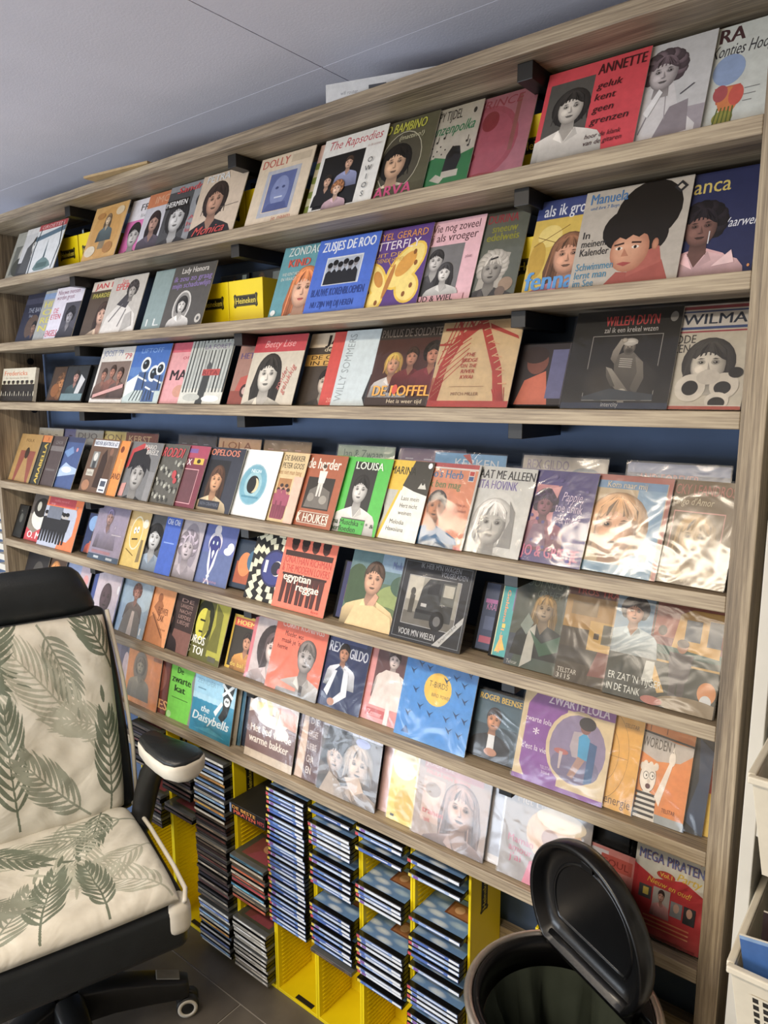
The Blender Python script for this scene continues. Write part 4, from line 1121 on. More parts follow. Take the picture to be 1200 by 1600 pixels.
def c(a):
    a.R(0, .0, 1, .5, '#5b6c9e').E(.4, .66, .2, .18, '#d8d4e0').E(.4, .62, .17, .16, '#2c3480').E(.34, .66, .02, .03, '#dfe').E(.46, .66, .02, .03, '#dfe').P([(.26, .6), (.3, .3), (.4, .1), (.5, .3), (.54, .6), (.46, .5), (.4, .4), (.34, .5)], '#dcdce8').P([(.31, .54), (.4, .2), (.49, .54), (.4, .42)], '#3c4890').P([(.36, .5), (.4, .4), (.44, .5), (.42, .54), (.38, .54)], '#e8e8f0').L(.36, .14, .48, .0, .03, '#dcdce8').L(.44, .14, .32, .0, .03, '#dcdce8').E(.4, .86, .1, .09, '#d8d4dc').E(.88, .62, .1, .08, '#dfe2ec').E(.82, .56, .12, .06, '#dfe2ec').T('Simone', .3, .03, .05, '#b890b0', w=.4)
sleeve(5, -1.458, 4, 'blue cover with a drawn key-shaped face', c, bg='#5a68a8', mp=(0.2, 0.8))
def c(a):
    a.R(.1, .1, .9, .55, '#a8502c').E(.35, .5, .2, .25, '#d88040').E(.65, .6, .25, .25, '#3c6c8c').T('GOUD', .9, .2, .18, '#e0b83c', rot=86, b=.05)
sleeve(5, -1.292, 6, 'small colourful CD case below the bracket, fifth row', c, w=.142, h=.14, cd=True, bg='#2c3c50')
def c(a):
    for k in range(6):
        r = .72 - .09 * k
        n = 22
        for i in range(n):
            if (i + k) % 2:
                continue
            t0, t1 = 2 * math.pi * i / n + .12 * k, 2 * math.pi * (i + 1) / n + .12 * k
            a.P([(.5 + r * math.cos(t0), .5 + r * math.sin(t0)), (.5 + r * math.cos(t1), .5 + r * math.sin(t1)), (.5 + (r - .085) * math.cos(t1), .5 + (r - .085) * math.sin(t1)), (.5 + (r - .085) * math.cos(t0), .5 + (r - .085) * math.sin(t0))], '#dcd8bc')
    a.E(.5, .5, .27, .27, '#24285c').E(.5, .5, .24, .24, '#303a80').R(.3, .42, .36, .6, '#dfe2ec').E(.56, .5, .11, .11, '#dcd8d4').E(.54, .5, .1, .1, '#26263a').E(.6, .47, .03, .04, '#b85470')
sleeve(5, -1.18, 1, 'black and cream zigzag sleeve with blue label', c, bg='#1c1b1a')
def c(a):
    for i in range(4):
        a.fig(.2 + .2 * i, .08, .92, '#4a2a24', '#221614', '#3a1c18', '#4c2420')
    a.R(.04, .5, .96, .74, '#e46a4c').T('JONATHAN RICHMAN', .05, .64, .1, '#b82c1c', w=.9, b=.03).T('& THE MODERN LOVERS', .05, .52, .1, '#b82c1c', w=.9, b=.03).T('egyptian', .12, .4, .11, '#f0e0d0', w=.52, b=.04).T('reggae', .4, .28, .11, '#f0e0d0', w=.42, b=.04).T('luxe', .76, .03, .04, '#b84030', w=.14, sh=.3)
sleeve(5, -1.065, 0, 'orange-red cover with four figures and white title', c, bg='#e46a4c')
def c(a):
    a.T('FANZ', .2, .7, .12, '#d8d8e0', w=.4, b=.03).R(.1, .3, .9, .6, '#7a4060').E(.4, .45, .14, .16, '#a0605c')
sleeve(5, -.872, 3, 'small purple CD case behind the boy cover, fifth row', c, w=.142, h=.14, cd=True, bg='#2c2f5c')
def c(a):
    a.R(0, .6, 1, 1, '#5a7a80').R(.5, .76, 1, 1, '#7c98b0').E(.8, .4, .3, .2, '#8a9a5c').E(.15, .5, .2, .3, '#3c5438').E(.9, .6, .2, .14, '#3f5c4c').E(.7, .2, .24, .12, '#5c7048').F(.42, .62, .42, '#c8987c', '#44342a', 'short', '#d8bc88').P([(.4, .3), (.5, .46), (.56, .42), (.5, .26)], '#c8987c').P([(.1, 0), (.2, .26), (.5, .3), (.8, .2), (.86, 0)], '#d8bc88').T('Medeleven', .68, .8, .1, '#6a7cb0', w=.3)
sleeve(5, -.84, 1, 'green garden photo cover of a laughing boy', c, bg='#556f5c')
def c(a):
    a.frame(.03, .03, .97, .97, .008, '#888f98').frame(.12, .2, .86, .8, .008, '#c4c6ca').R(.13, .21, .85, .79, '#a8a69e').R(.13, .21, .85, .36, '#7c7a75').R(.13, .5, .34, .79, '#cfccc2')
    a.P([(.3, .36), (.34, .66), (.42, .78), (.8, .8), (.8, .3), (.3, .28)], '#44474a').R(.42, .6, .58, .74, '#26282c').R(.62, .5, .8, .76, '#70736f').R(.64, .6, .78, .74, '#c6c4ba').E(.62, .3, .1, .12, '#1c1d20').E(.62, .3, .05, .06, '#77787a').R(.36, .44, .44, .48, '#cfd0d0').R(.3, .36, .6, .4, '#26282c').E(.22, .6, .035, .05, '#55534f').R(.19, .34, .26, .56, '#55534f')
    a.T('IK HEB M\'N WAGEN', .26, .9, .06, '#aab0bc', w=.56, b=.012).T('VOLGELADEN', .56, .83, .06, '#aab0bc', w=.36, b=.012).T("VOOR M'N WIELEN", .12, .07, .075, '#dadde2', w=.52, b=.02).P([(.62, .02), (.72, .02), (.97, .34), (.97, .42)], '#c9cbcc').T('kruimeldief', .72, .06, .035, '#555', w=.3, rot=52)
sleeve(5, -.685, 0, 'charcoal cover with a grey photo of a lorry', c, film=True, w=.184, bg='#2c2f36')
def c(a):
    a.R(.1, .7, .9, .76, '#a05c94').T('KRAK', .2, .6, .1, '#b46ca0', w=.6).R(.1, .1, .8, .2, '#a04860').R(.2, .3, .7, .5, '#4c5878')
sleeve(5, -.497, 6, 'slim dark blue plastic case right of the lorry cover', c, w=.09, h=.145, cd=True, bg='#32405e', mp=(0, .6))
def c(a):
    a.R(.62, .66, 1, .98, '#7a5a8c').E(.8, .82, .1, .08, '#c86c84').P([(.1, .05), (.3, .3), (.6, .1)], '#d8b04c').T('Goldene', .24, .94, .16, '#e0905c', w=.46, rot=-90, b=.03).R(.26, .4, .42, .46, '#e0c050').T('1-Stadt', .24, .38, .16, '#e0985c', w=.34, rot=-90, b=.03).R(0, 0, .04, 1, '#d8d4a8')
sleeve(5, -.450, 4, 'slim teal plastic case with vertical orange lettering', c, w=.1, h=.15, cd=True, bg='#3f9c9c', mp=(0, .5))
def c(a):
    a.R(0, 0, 1, .35, '#4a5462').P([(.1, .0), (.2, .5), (.45, .66), (.7, .4), (.95, .3), (1, 0)], '#4c5c54').F(.46, .66, .28, '#a08c70', '#8c7448', 'long', '#333b3c').P([(.24, .0), (.28, .42), (.38, .5), (.4, .1)], '#b8b8b0').P([(.3, .42), (.5, .3), (.8, .44), (.9, .3), (.5, .16)], '#3c6450').P([(.15, .45), (.24, .6), (.34, .5), (.26, .36)], '#8c9890').T('GOOI NOG EENS', .06, .9, .08, '#8a9484', w=.9, sh=.15).T('OP HET VUUR', .32, .79, .08, '#8a9484', w=.66, sh=.15).T('Telstar', .04, .02, .04, '#c8ccc8')
sleeve(5, -.406, 2, 'dusky green cover of a reclining blonde woman', c, film=True, bg='#5a6258', mp=(0, 0.8))
def c(a):
    a.R(0, .56, 1, .9, '#a8823c').R(0, .9, 1, 1, '#6d3c34').T('TROS TRAIN', .12, .92, .06, '#c85040', w=.8, b=.02).R(.42, .36, .95, .66, '#c09a40').R(.62, .44, .86, .64, '#5c5c50').R(.5, .48, .58, .54, '#3c2c1c').R(0, .2, 1, .36, '#3f3a34').P([(.5, .1), (.6, .36), (.8, .36), (.86, .12)], '#7c4440').T('TELSTAR', .04, .08, .05, '#d4d0c8', w=.3, b=.01).T('3115', .04, .02, .05, '#d4d0c8', w=.22, b=.01).R(.1, .7, .5, .84, '#8c7448')
sleeve(5, -.296, 1, 'dark cover with a yellow train under clear film', c, film=True, bg='#4c443a', mp=(0, 0.7))
def c(a):
    a.R(.38, .62, 1, 1, '#9a4c38').R(.0, .56, 1, .66, '#74343c').R(0, .5, 1, .58, '#2f5c58').R(0, .4, 1, .44, '#c0983c')
    a.P([(.56, .58), (.6, .9), (.7, .96), (.98, .96), (.98, .54)], '#c89c3c').R(.66, .66, .8, .86, '#5a6470').R(.86, .64, .98, .88, '#5a6470').R(.36, .6, .37, .95, '#7c3c2c').E(.46, .72, .04, .05, '#3a2820')
    a.R(0, .64, .36, 1, '#7c9cb4').F(.18, .84, .24, '#c89c84', '#2c2426', 'curly', '#b8c8d0').R(0, .0, 1, .42, '#253332').P([(.38, .38), (.44, .38), (.56, .14), (.5, .12)], '#c8a040').P([(.34, .2), (.36, .4), (.44, .4), (.44, .2)], '#b8bcb8')
    a.fig(.66, .02, .64, '#a87860', '#4c3c38', '#4a4650', '#3c3a44').E(.92, .22, .08, .1, '#c8823c').E(.92, .14, .05, .06, '#c8ccd0').E(.8, .06, .3, .08, '#8a7a60').E(.46, .04, .1, .04, '#b06860')
    a.T("ER ZAT 'N TIJGER", .03, .16, .07, '#d8dcd8', w=.5, b=.005).T('IN DE TANK', .03, .05, .07, '#d8dcd8', w=.32, b=.005)
sleeve(5, -.197, 0, 'film-wrapped cover of a red and yellow train with a man', c, film=True, w=.186, bg='#3c4a46')

# ---- row 6
Y6 = dict(yaw=3.2, y0=.027)
def c(a):
    a.E(.6, .5, .25, .3, '#4c4a48').R(.1, .1, .5, .3, '#3c4868')
sleeve(6, -2.49, 0, 'dark cover at the left end of the sixth row', c, bg='#26262a', **Y6)
def c(a):
    a.F(.6, .6, .5, '#c88c5c', '#a86c34', 'long', '#8c5030')
sleeve(6, -2.37, 0, 'orange-brown portrait cover behind the chair back', c, bg='#5c4434', **Y6)
def c(a):
    a.R(.6, 0, 1, 1, '#b8a8b4').E(.45, .6, .25, .2, '#7c98a8').E(.6, .3, .25, .2, '#88b4a8').E(.85, .7, .1, .1, '#d09090')
sleeve(6, -2.20, 0, 'pale blue and pink abstract cover behind the chair back', c, bg='#8e9cc0', **Y6)
def c(a):
    a.R(.0, 0, .14, 1, '#34529c').R(.14, .02, .98, .96, '#d0c4cc').F(.55, .5, .56, '#5c4650', '#3a2a34', 'bald', '#3a3238').E(.93, .7, .04, .08, '#e8e8ec')
sleeve(6, -2.01, 0, 'cover with a dark portrait of a bald man and blue spine', c, film=True, bg='#34529c', **Y6)
def c(a):
    a.R(0, .5, 1, 1, '#a4bcd0').E(.8, .7, .2, .25, '#b8ccdc').F(.52, .74, .26, '#b88474', '#6d3c34', 'curly', '#7a6c68').P([(.2, 0), (.26, .3), (.4, .44), (.66, .44), (.8, .3), (.84, 0)], '#77706c').P([(.46, .0), (.5, .42), (.58, .42), (.62, 0)], '#c8b8b0').R(.86, .06, .9, .18, '#f0f0f0')
sleeve(6, -1.838, 0, 'light blue cover of a curly redhead, sixth row', c, film=True, bg='#9cb4cc', **Y6)
def c(a):
    a.P([(.05, .0), (.1, .4), (.3, .5), (.8, .2), (.9, 0)], '#b87440').P([(.2, .6), (.4, .8), (.6, .66), (.5, .46)], '#a8683c').T('FLOWER', .4, .52, .11, '#6d3c24', w=.44, b=.03).T('ZAK', .46, .4, .11, '#6d3c24', w=.26, b=.03).L(.2, .5, .8, .14, .03, '#7c4828').E(.4, .78, .1, .08, '#9c5c34').T('en de oude', .6, .26, .04, '#7c4828', w=.28)
sleeve(6, -1.723, 0, 'orange cover with brown drawing and lettering, sixth row', c, bg='#e0955c', **Y6, mp=(0.3, 0.7))
def c(a):
    for i, k in enumerate(('DE', 'LANGSTE', 'NACHT', 'LIEFDES', 'LIEDJE')):
        a.T(k, .55, .82 - .09 * i, .06, '#a08078', w=.34, b=.01)
    a.R(.42, 0, 1, .36, '#7c544c').F(.3, .5, .36, '#6d4c44', '#241c1c', 'long', '#33282a').T('es', .0, .6, .1, '#d0a890')
sleeve(6, -1.614, 0, 'dark maroon text cover, sixth row', c, bg='#3e302f', **Y6)
def c(a):
    a.E(.4, .62, .25, .34, '#2c2f1c').E(.38, .56, .17, .26, '#cfc83c').P([(.4, .3), (.56, .5), (.5, .8), (.42, .8)], '#8a8630').R(.64, .1, 1, 1, '#a8a438').P([(.6, .2), (.72, .6), (.66, .95), (.86, .8), (.9, .2)], '#6d6c2c').L(.3, .62, .44, .62, .03, '#2c2f1c').L(.32, .44, .42, .44, .03, '#2c2f1c').T('LOROS', .04, .24, .13, '#e8e4d8', w=.5, b=.05).T('ES TOI', .06, .08, .12, '#e8e4d8', w=.48, b=.05).R(.7, .04, .9, .12, '#5c5a4c')
sleeve(6, -1.471, 0, 'olive cover with a yellow-green tinted face', c, bg='#5f5e2e', **Y6)
def c(a):
    a.frame(0, 0, 1, 1, .05, '#d8b43c').R(.05, .8, .95, .95, '#c84c34').T('HOEMPA', .12, .83, .09, '#f0c860', w=.74, b=.03).F(.5, .54, .32, '#c08868', '#2c2420', 'short', '#d09038').T('de bal gaat', .15, .07, .08, '#e0c050', w=.7)
sleeve(6, -1.288, 3, 'yellow-framed cover with a man in orange, sixth row', c, w=.142, h=.15, bg='#3a342c')
def c(a):
    a.frame(0, 0, 1, 1, .07, '#d8808c').R(.07, .07, .93, .93, '#cfc4c4').E(.46, .5, .3, .36, '#4c4446').F(.5, .5, .44, '#d8c8c4', '#5c5052', 'long', '#c8b8b8')
sleeve(6, -1.19, 1, 'pink-bordered cover of a woman in film, sixth row', c, film=True, bg='#e09aa4')
def c(a):
    a.T('CORRY KONINGS', .12, .9, .09, '#f0dcd4', w=.8, b=.03).T('Moeder, wat', .2, .78, .07, '#5c2c28', w=.36, b=.01).T("maak je 'n", .16, .68, .07, '#5c2c28', w=.36, b=.01).T('herrie', .1, .58, .07, '#5c2c28', w=.2, b=.01).F(.68, .54, .44, '#b4aeac', '#6d6866', 'short', '#c8c4c0').R(.66, .02, .72, .16, '#55504f')
    a.P([(.1, .1), (.2, .16), (.6, .1), (.6, .06), (.1, .06)], '#f09078')
sleeve(6, -1.1, 0, 'salmon cover with a grey cut-out of a boy', c, film=True, w=.184, bg='#ea7c62')
def c(a):
    a.R(0, .8, 1, 1, '#33406c').R(.1, .88, .9, .97, '#4a588c').T('REX', .08, .74, .14, '#d8dce8', w=.3, b=.03).T('GILDO', .56, .7, .14, '#d8dce8', w=.4, b=.03).F(.44, .74, .24, '#c08c70', '#2a2220', 'short', '#dfe2ea').P([(.26, .1), (.3, .5), (.4, .58), (.52, .5), (.56, .16)], '#2c3c64').P([(.5, .54), (.62, .5), (.66, .2), (.4, .04), (.34, .1), (.52, .24)], '#dce0e8').P([(.14, .2), (.3, .5), (.36, .5), (.24, .14)], '#dce0e8').E(.34, .08, .08, .05, '#c08c70')
sleeve(6, -.962, 1, 'navy cover of a singer in a waistcoat with white capitals', c, film=True, bg='#2b3764', mp=(0.22, 0.78))
def c(a):
    a.R(.2, .3, .96, 1, '#6d4c50').F(.6, .82, .24, '#e0d0cc', '#3c2c2c', 'short', '#e4dcd8').P([(.2, .2), (.3, .6), (.45, .68), (.75, .68), (.9, .5), (.94, .2)], '#e2d8d4').R(.16, .06, .6, .16, '#c85c5c').T('Zomer', .2, .07, .07, '#f0d0d0', w=.34).R(.6, .0, .7, .3, '#e6dcd8')
sleeve(6, -.79, 2, 'pink-edged cover with a figure in white', c, film=True, bg='#df9c9c', mp=(0, 0.7))
def c(a):
    a.E(.5, .66, .19, .2, '#f0c84c').T('T-BIRDS', .5, .68, .07, '#6d6a50', w=.26, al='c').T('BIRD', .43, .57, .04, '#6d6a50', w=.1).T('POWER', .55, .57, .04, '#6d6a50', w=.14)
    for i, (x, y) in enumerate(((.22, .92), (.12, .82), (.34, .9), (.72, .86), (.84, .8), (.9, .94), (.78, .68), (.88, .62), (.2, .6), (.3, .42), (.68, .36), (.8, .44), (.92, .4), (.6, .8), (.15, .3), (.45, .36), (.74, .24), (.88, .22))):
        a.P([(x - .05, y + .03), (x, y), (x + .05, y + .035), (x + .01, y - .015), (x + .015, y - .05), (x - .02, y - .01)], '#1f4a78')
    a.P([(.1, .05), (.16, .14), (.22, .05)], '#2a60a0').T('CO!', .88, .05, .05, '#6ab0e8', w=.08)
sleeve(6, -.672, 0, 'sky blue cover with birds and a yellow sun', c, film=True, w=.187, bg='#3c94dc')
def c(a):
    a.R(0, .5, 1, 1, '#4c6878').F(.42, .58, .34, '#c8906c', '#2c2220', 'short', '#2a2a2e').P([(.36, .1), (.36, .36), (.5, .36), (.52, .1)], '#dcdee0').E(.46, .1, .14, .06, '#c08c70').R(0, .84, 1, 1, '#3f5a6c').T('ROGER BEENSE', .05, .87, .09, '#d8b43c', w=.9, b=.03)
sleeve(6, -.519, 3, 'CD case of a man in black jacket with yellow heading', c, w=.142, h=.14, cd=True, bg='#3a4c58', film=True, mp=(0.18, 0.82))
def c(a):
    a.E(.42, .5, .42, .62, '#8c50a4').R(.4, .86, 1, 1, '#8c50a4').R(.5, .0, 1, .86, '#d8c6a0').R(0, 0, 1, .05, '#8c50a4').R(.0, .05, .06, .9, '#d8c6a0').E(.66, .48, .34, .40, '#d8c6a0').E(.66, .48, .3, .36, '#8f82a4').E(.66, .3, .26, .16, '#7c7494')
    a.P([(.58, .5), (.6, .66), (.74, .68), (.84, .5), (.8, .4), (.62, .4)], '#b8acb4').P([(.66, .62), (.72, .68), (.78, .62), (.8, .4), (.68, .4)], '#2f9cc8').E(.72, .72, .055, .06, '#8c5c54').E(.73, .77, .09, .07, '#26222c').P([(.78, .6), (.86, .58), (.86, .2), (.78, .16)], '#2f5c8c').P([(.6, .2), (.68, .42), (.76, .4), (.66, .18)], '#b08c80').E(.5, .42, .08, .03, '#b86c68').P([(.49, .24), (.48, .42), (.52, .42), (.51, .24)], '#c8b8b8')
    a.T('ZWARTE LOLA', .28, .88, .1, '#e8dcec', w=.66, b=.04).T('zwarte lola', .05, .64, .06, '#e8dcec', w=.3, b=.015).T('*', .16, .46, .12, '#e8dcec', b=.02).T("c'est la vie", .06, .34, .06, '#e8dcec', w=.28, b=.015).T('TELSTAR', .3, .18, .035, '#d8c8e0', w=.14).T('3064', .32, .13, .035, '#d8c8e0', w=.1)
sleeve(6, -.374, 0, 'purple and cream cover with a round photo of a seated woman', c, film=True, w=.186, bg='#dcc9a2')
def c(a):
    for r in (.45, .445, .28, .275):
        a.E(.36, .52, r, r * 1.02, '#8a6428' if r in (.45, .28) else '#e0ac3c', n=30)
    a.R(.36, .1, .365, .9, '#8a6428').R(.0, .52, .8, .524, '#8a6428').T('TELSTAR', .66, .84, .04, '#7c5420', w=.26).T('energie', .5, .05, .09, '#6d4a1c', w=.46)
sleeve(6, -.316, 1, 'golden yellow cover with thin circles, sixth row', c, film=True, bg='#e0ac3c', mp=(0.42, 0.58))
def c(a):
    O = '#e08a34'
    a.R(0, 0, 1, .08, '#a8b0b4').P([(.0, .86), (.0, .66), (.4, .58), (.8, .62), (1, .72), (1, .8), (.7, .8), (.3, .84)], '#c4bcb4').P([(0, .86), (1, .82), (1, .8), (0, .84)], '#333')
    a.E(.28, .4, .15, .15, '#3a3632').E(.28, .4, .143, .143, '#ece4d8')
    for i in range(6):
        a.E(.16 + .048 * i, .5 + .025 * (i % 2), .045, .04, '#e4dccf', n=10)
    a.E(.24, .42, .05, .04, '#55504a').E(.24, .42, .042, .033, '#f2ece2').E(.35, .43, .05, .04, '#55504a').E(.35, .43, .042, .033, '#f2ece2').E(.25, .42, .012, .012, '#222', n=8).E(.36, .43, .012, .012, '#222', n=8).E(.3, .37, .03, .022, '#dccfc0', n=10).E(.3, .32, .045, .026, '#5c2824').P([(.1, .0), (.14, .24), (.3, .28), (.46, .24), (.5, 0)], '#e8e2d8')
    for i in range(5):
        a.P([(.11, .03 + .05 * i), (.48, .03 + .05 * i), (.48, .055 + .05 * i), (.11, .055 + .05 * i)], '#33302e')
    a.P([(.44, .24), (.62, .6), (.68, .58), (.54, .16)], '#ece4d8').E(.66, .64, .06, .07, '#ece4d8').L(.66, .66, .66, .76, .03, '#ece4d8').T('WORDEN !', .1, .7, .1, '#5c544c', w=.56).L(.2, .98, .2, .86, .012, '#8a5020').L(.5, .98, .5, .86, .012, '#8a5020').T('TELSTAR', .6, .12, .04, '#8a4c1c', w=.24)
sleeve(6, -.229, 2, 'orange cartoon cover of a pointing boy in stripes', c, film=True, bg='#e08a34', mp=(0.46, 0.54))
def c(a):
    a.R(.55, 0, 1, 1, '#101a24').P([(.82, .1), (.9, .5), (.86, .9), (1, .8), (1, 0)], '#1f3a5c')
sleeve(6, -.198, 3, 'dark blue film-wrapped sleeve at the right end, sixth row', c, film=True, bg='#1c2830')
def c(a):
    a.R(.8, 0, 1, .4, '#d8b43c').R(.8, .4, 1, 1, '#b84030')
sleeve(6, -.187, 4, 'red and yellow cover edge against the right post', c, bg='#b84030')

# ---- row 7
def c(a):
    a.R(.6, 0, 1, 1, '#5c5464').E(.8, .5, .1, .3, '#b8a0a0')
sleeve(7, -1.95, 1, 'grey-violet cover edge beside the chair back, bottom row', c, bg='#6d6474')
def c(a):
    a.E(.4, .64, .22, .3, '#b8793a').E(.4, .64, .2, .28, '#8f7c64').F(.4, .66, .3, '#b8a88c', '#6d5c48', 'bob', '#a8977c').R(.76, .84, .98, .9, '#b86c2c').T('zoe', .78, .85, .05, '#d08c3c')
sleeve(7, -1.785, 0, 'orange cover with a sepia oval portrait, bottom row', c, film=True, bg='#e6902c')
def c(a):
    a.T('FEES', .5, .08, .16, '#d8a060', w=.5, b=.05).E(.7, .6, .2, .25, '#8c5040')
sleeve(7, -1.743, 1, 'maroon cover with tan capitals beside the green cover', c, bg='#6d342c')
def c(a):
    a.P([(.62, 0), (.66, .4), (.6, .7), (.7, 1), (1, 1), (1, 0)], '#8a8c8a').E(.84, .6, .1, .15, '#c6c6c4').R(.7, .1, 1, .4, '#5c5e5c').T('De', .2, .78, .1, '#1f3a14', b=.04).T('zwarte', .08, .62, .12, '#1f3a14', w=.5, b=.04).T('kat', .18, .47, .11, '#1f3a14', w=.28, b=.04).R(.12, .36, .56, .37, '#2f5c1c').E(.1, .06, .06, .06, '#a8d890')
sleeve(7, -1.568, 1, 'lime green cover with black words, bottom row', c, bg='#6cc83c')
def c(a):
    a.R(0, 0, 1, .58, '#2c96b8')
    for i in range(6):
        a.E(.04 + .12 * i, .58, .1, .05, '#b8dcec')
    a.T('MARTIN', .2, .9, .07, '#8cb8cc', w=.4).T('ZENDERT', .06, .79, .08, '#8cb8cc', w=.54).R(.1, .7, .3, .72, '#6a98b0').P([(.66, .36), (.74, .5), (.7, .98), (.98, .98), (.9, .6), (.86, .42), (.76, .3)], '#1c2226').L(.68, .9, .94, .72, .05, '#f0f4f4').L(.7, .72, .94, .92, .05, '#f0f4f4').E(.82, .64, .07, .07, '#f0f4f4').E(.8, .65, .015, .02, '#222').E(.84, .65, .015, .02, '#222').P([(.54, .42), (.7, .62), (.74, .58), (.6, .36)], '#f0f4f4')
    a.T('the', .24, .36, .1, '#f0f6f8', w=.2, sh=.2, b=.03).T('Daisybells', .05, .2, .14, '#f0f6f8', w=.88, sh=.2, b=.03).P([(.1, .06), (.5, .14), (.9, .06)], '#4cb0cc')
sleeve(7, -1.438, 0, 'turquoise cover with pirate flag and white script', c, film=True, w=.184, bg='#a8d4e8')
for i, (b, nm) in enumerate((('#8c8474', 'taupe'), ('#3c6c84', 'petrol blue'), ('#2c3444', 'midnight blue'), ('#1c1e20', 'black'))):
    sleeve(7, -1.425 + .012 * i, 2 + i, '%s cover edge right of the turquoise pirate cover' % nm, lambda a: a.R(.5, .1, .95, .9, shade(b, 1.3)), bg=b, film=(i == 1))
def c(a):
    W_ = '#efe4d8'
    a.P([(.0, .0), (.0, .66), (.1, .7), (.3, .6), (.5, .74), (.7, .62), (1, .6), (1, .0)], '#8a6c68').R(0, 0, 1, .12, '#d8c8b4').E(.32, .78, .18, .16, '#e6dca0').P([(.2, .66), (.34, .9), (.44, .66)], W_).E(.5, .62, .3, .09, W_).E(.72, .5, .14, .09, W_).P([(.58, .86), (.8, .9), (.98, .84), (.98, .6), (.7, .64)], '#d8a898').T('Het lied van de', .08, .4, .12, W_, w=.84, b=.05).T('warme bakker', .07, .24, .12, W_, w=.82, b=.05).P([(0, .66), (.2, .64), (.24, .5), (0, .5)], '#8a6c68').E(.2, .9, .14, .05, '#f2ece4')
sleeve(7, -1.193, 0, 'pinkish brown cover with bold white words, bottom row', c, film=True, w=.185, bg='#e2d4c8')
def c(a):
    a.P([(.0, .0), (.05, .4), (.14, .9), (.3, .95), (.34, .5), (.3, 0)], '#d4b8a0').R(.34, 0, 1, 1, '#6d4c4a').T('DIE', .4, .8, .09, '#d8c8c0', w=.3).T('GROZE', .38, .62, .09, '#d8c8c0', w=.34, b=.02).T('LIEBE', .38, .44, .09, '#d8c8c0', w=.34, b=.02).T('CHA', .4, .26, .1, '#e8dcd4', w=.26, b=.03).T('EN', .42, .1, .1, '#e8dcd4', w=.2, b=.03)
sleeve(7, -1.004, 1, 'brown cover with stacked pale words, bottom row', c, film=True, bg='#6d4c4a', mp=(0, 0.5))
def c(a):
    a.R(0, .88, 1, 1, '#dcd8e0').T('THE GYPSY CHORALES', .06, .9, .06, '#a8a0b8', w=.86, b=.01).P([(0, .4), (.1, .9), (.5, .9), (.52, .5), (.3, .3)], '#3c3a3c').F(.26, .5, .42, '#b8a090', '#2b2a2c', 'short', '#5c5854').F(.66, .5, .48, '#c4ae9c', '#8a7c70', 'bob', '#a8988c').P([(.46, .3), (.62, .1), (.8, .2), (.7, .36)], '#c8b09c').P([(.06, 0), (.2, .3), (.4, .2), (.5, 0)], '#a8998c').E(.7, .82, .12, .06, '#8890c0')
sleeve(7, -.918, 0, 'grey photo cover of a couple with white heading', c, film=True, w=.188, bg='#6d6460')
sleeve(7, -.737, 3, 'pale pink cover edge beside the yellow cover, bottom row', lambda a: a.R(.05, .05, .9, .9, '#d8b8b4'), film=True, bg='#e0c4c0')
def c(a):
    a.E(.25, .5, .3, .5, '#e8d060').E(.2, .75, .2, .2, '#efe6c0').E(.3, .25, .2, .2, '#d8b83c').R(.5, 0, 1, 1, '#e4dcc4').R(.06, .05, .12, .08, '#555')
sleeve(7, -.70, 1, 'yellow and white watercolour cover, bottom row', c, film=True, bg='#e6d478')
def c(a):
    a.R(.08, .84, .9, .98, '#cc8c84').T('JOOP DE', .1, .88, .06, '#e6c8c0', w=.4, b=.02).T('PAULA VAN BUREN', .12, .78, .05, '#d87c74', w=.6, b=.02).R(.1, .2, .4, .74, '#cdb0a0').E(.24, .54, .1, .13, '#d8c0ac').E(.24, .6, .11, .09, '#a08c7c').F(.64, .48, .52, '#c8a898', '#8a7268', 'long', '#a89088').T('tranen', .12, .3, .07, '#d46860', w=.3, b=.02).T('uit', .16, .2, .06, '#d46860')
sleeve(7, -.622, 0, 'faded pink film-wrapped portrait cover, bottom row', c, film=True, w=.186, bg='#b09c90')
sleeve(7, -.452, 2, 'white cover edge left of the pink baby cover', lambda a: a.R(.1, .1, .5, .9, '#b8bcc8').E(.3, .4, .04, .06, '#222'), film=True, bg='#dcd8d8')
def c(a):
    a.T('Piet Leroc', .14, .86, .09, '#d8c8b8', w=.5, b=.02).E(.6, .6, .32, .3, '#d8b898').E(.56, .58, .1, .1, '#b08c78').P([(.3, 0), (.36, .26), (.6, .34), (.9, .26), (1, 0)], '#d87c94').T('Maman', .08, .4, .08, '#c4607c', w=.3, b=.01).T('amour', .1, .3, .08, '#c4607c', w=.28, b=.01).T("j'ai", .12, .2, .08, '#c4607c', w=.14, b=.01).E(.66, .8, .28, .12, '#e4d4b8')
sleeve(7, -.40, 0, 'pink and cream film-wrapped cover behind the bin lid', c, film=True, w=.186, bg='#a8a09c')
def c(a):
    a.R(.0, .0, 1, 1, '#d8908c').R(.05, .4, .6, .95, '#dfe0e8').R(.5, .7, .95, .9, '#c85c50').T('SOUL', .54, .75, .1, '#8a2c28', w=.36).E(.7, .4, .14, .2, '#b8605c')
sleeve(7, -.268, 1, 'small red and white CD case beside the bin lid', c, w=.142, h=.13, cd=True, film=True)
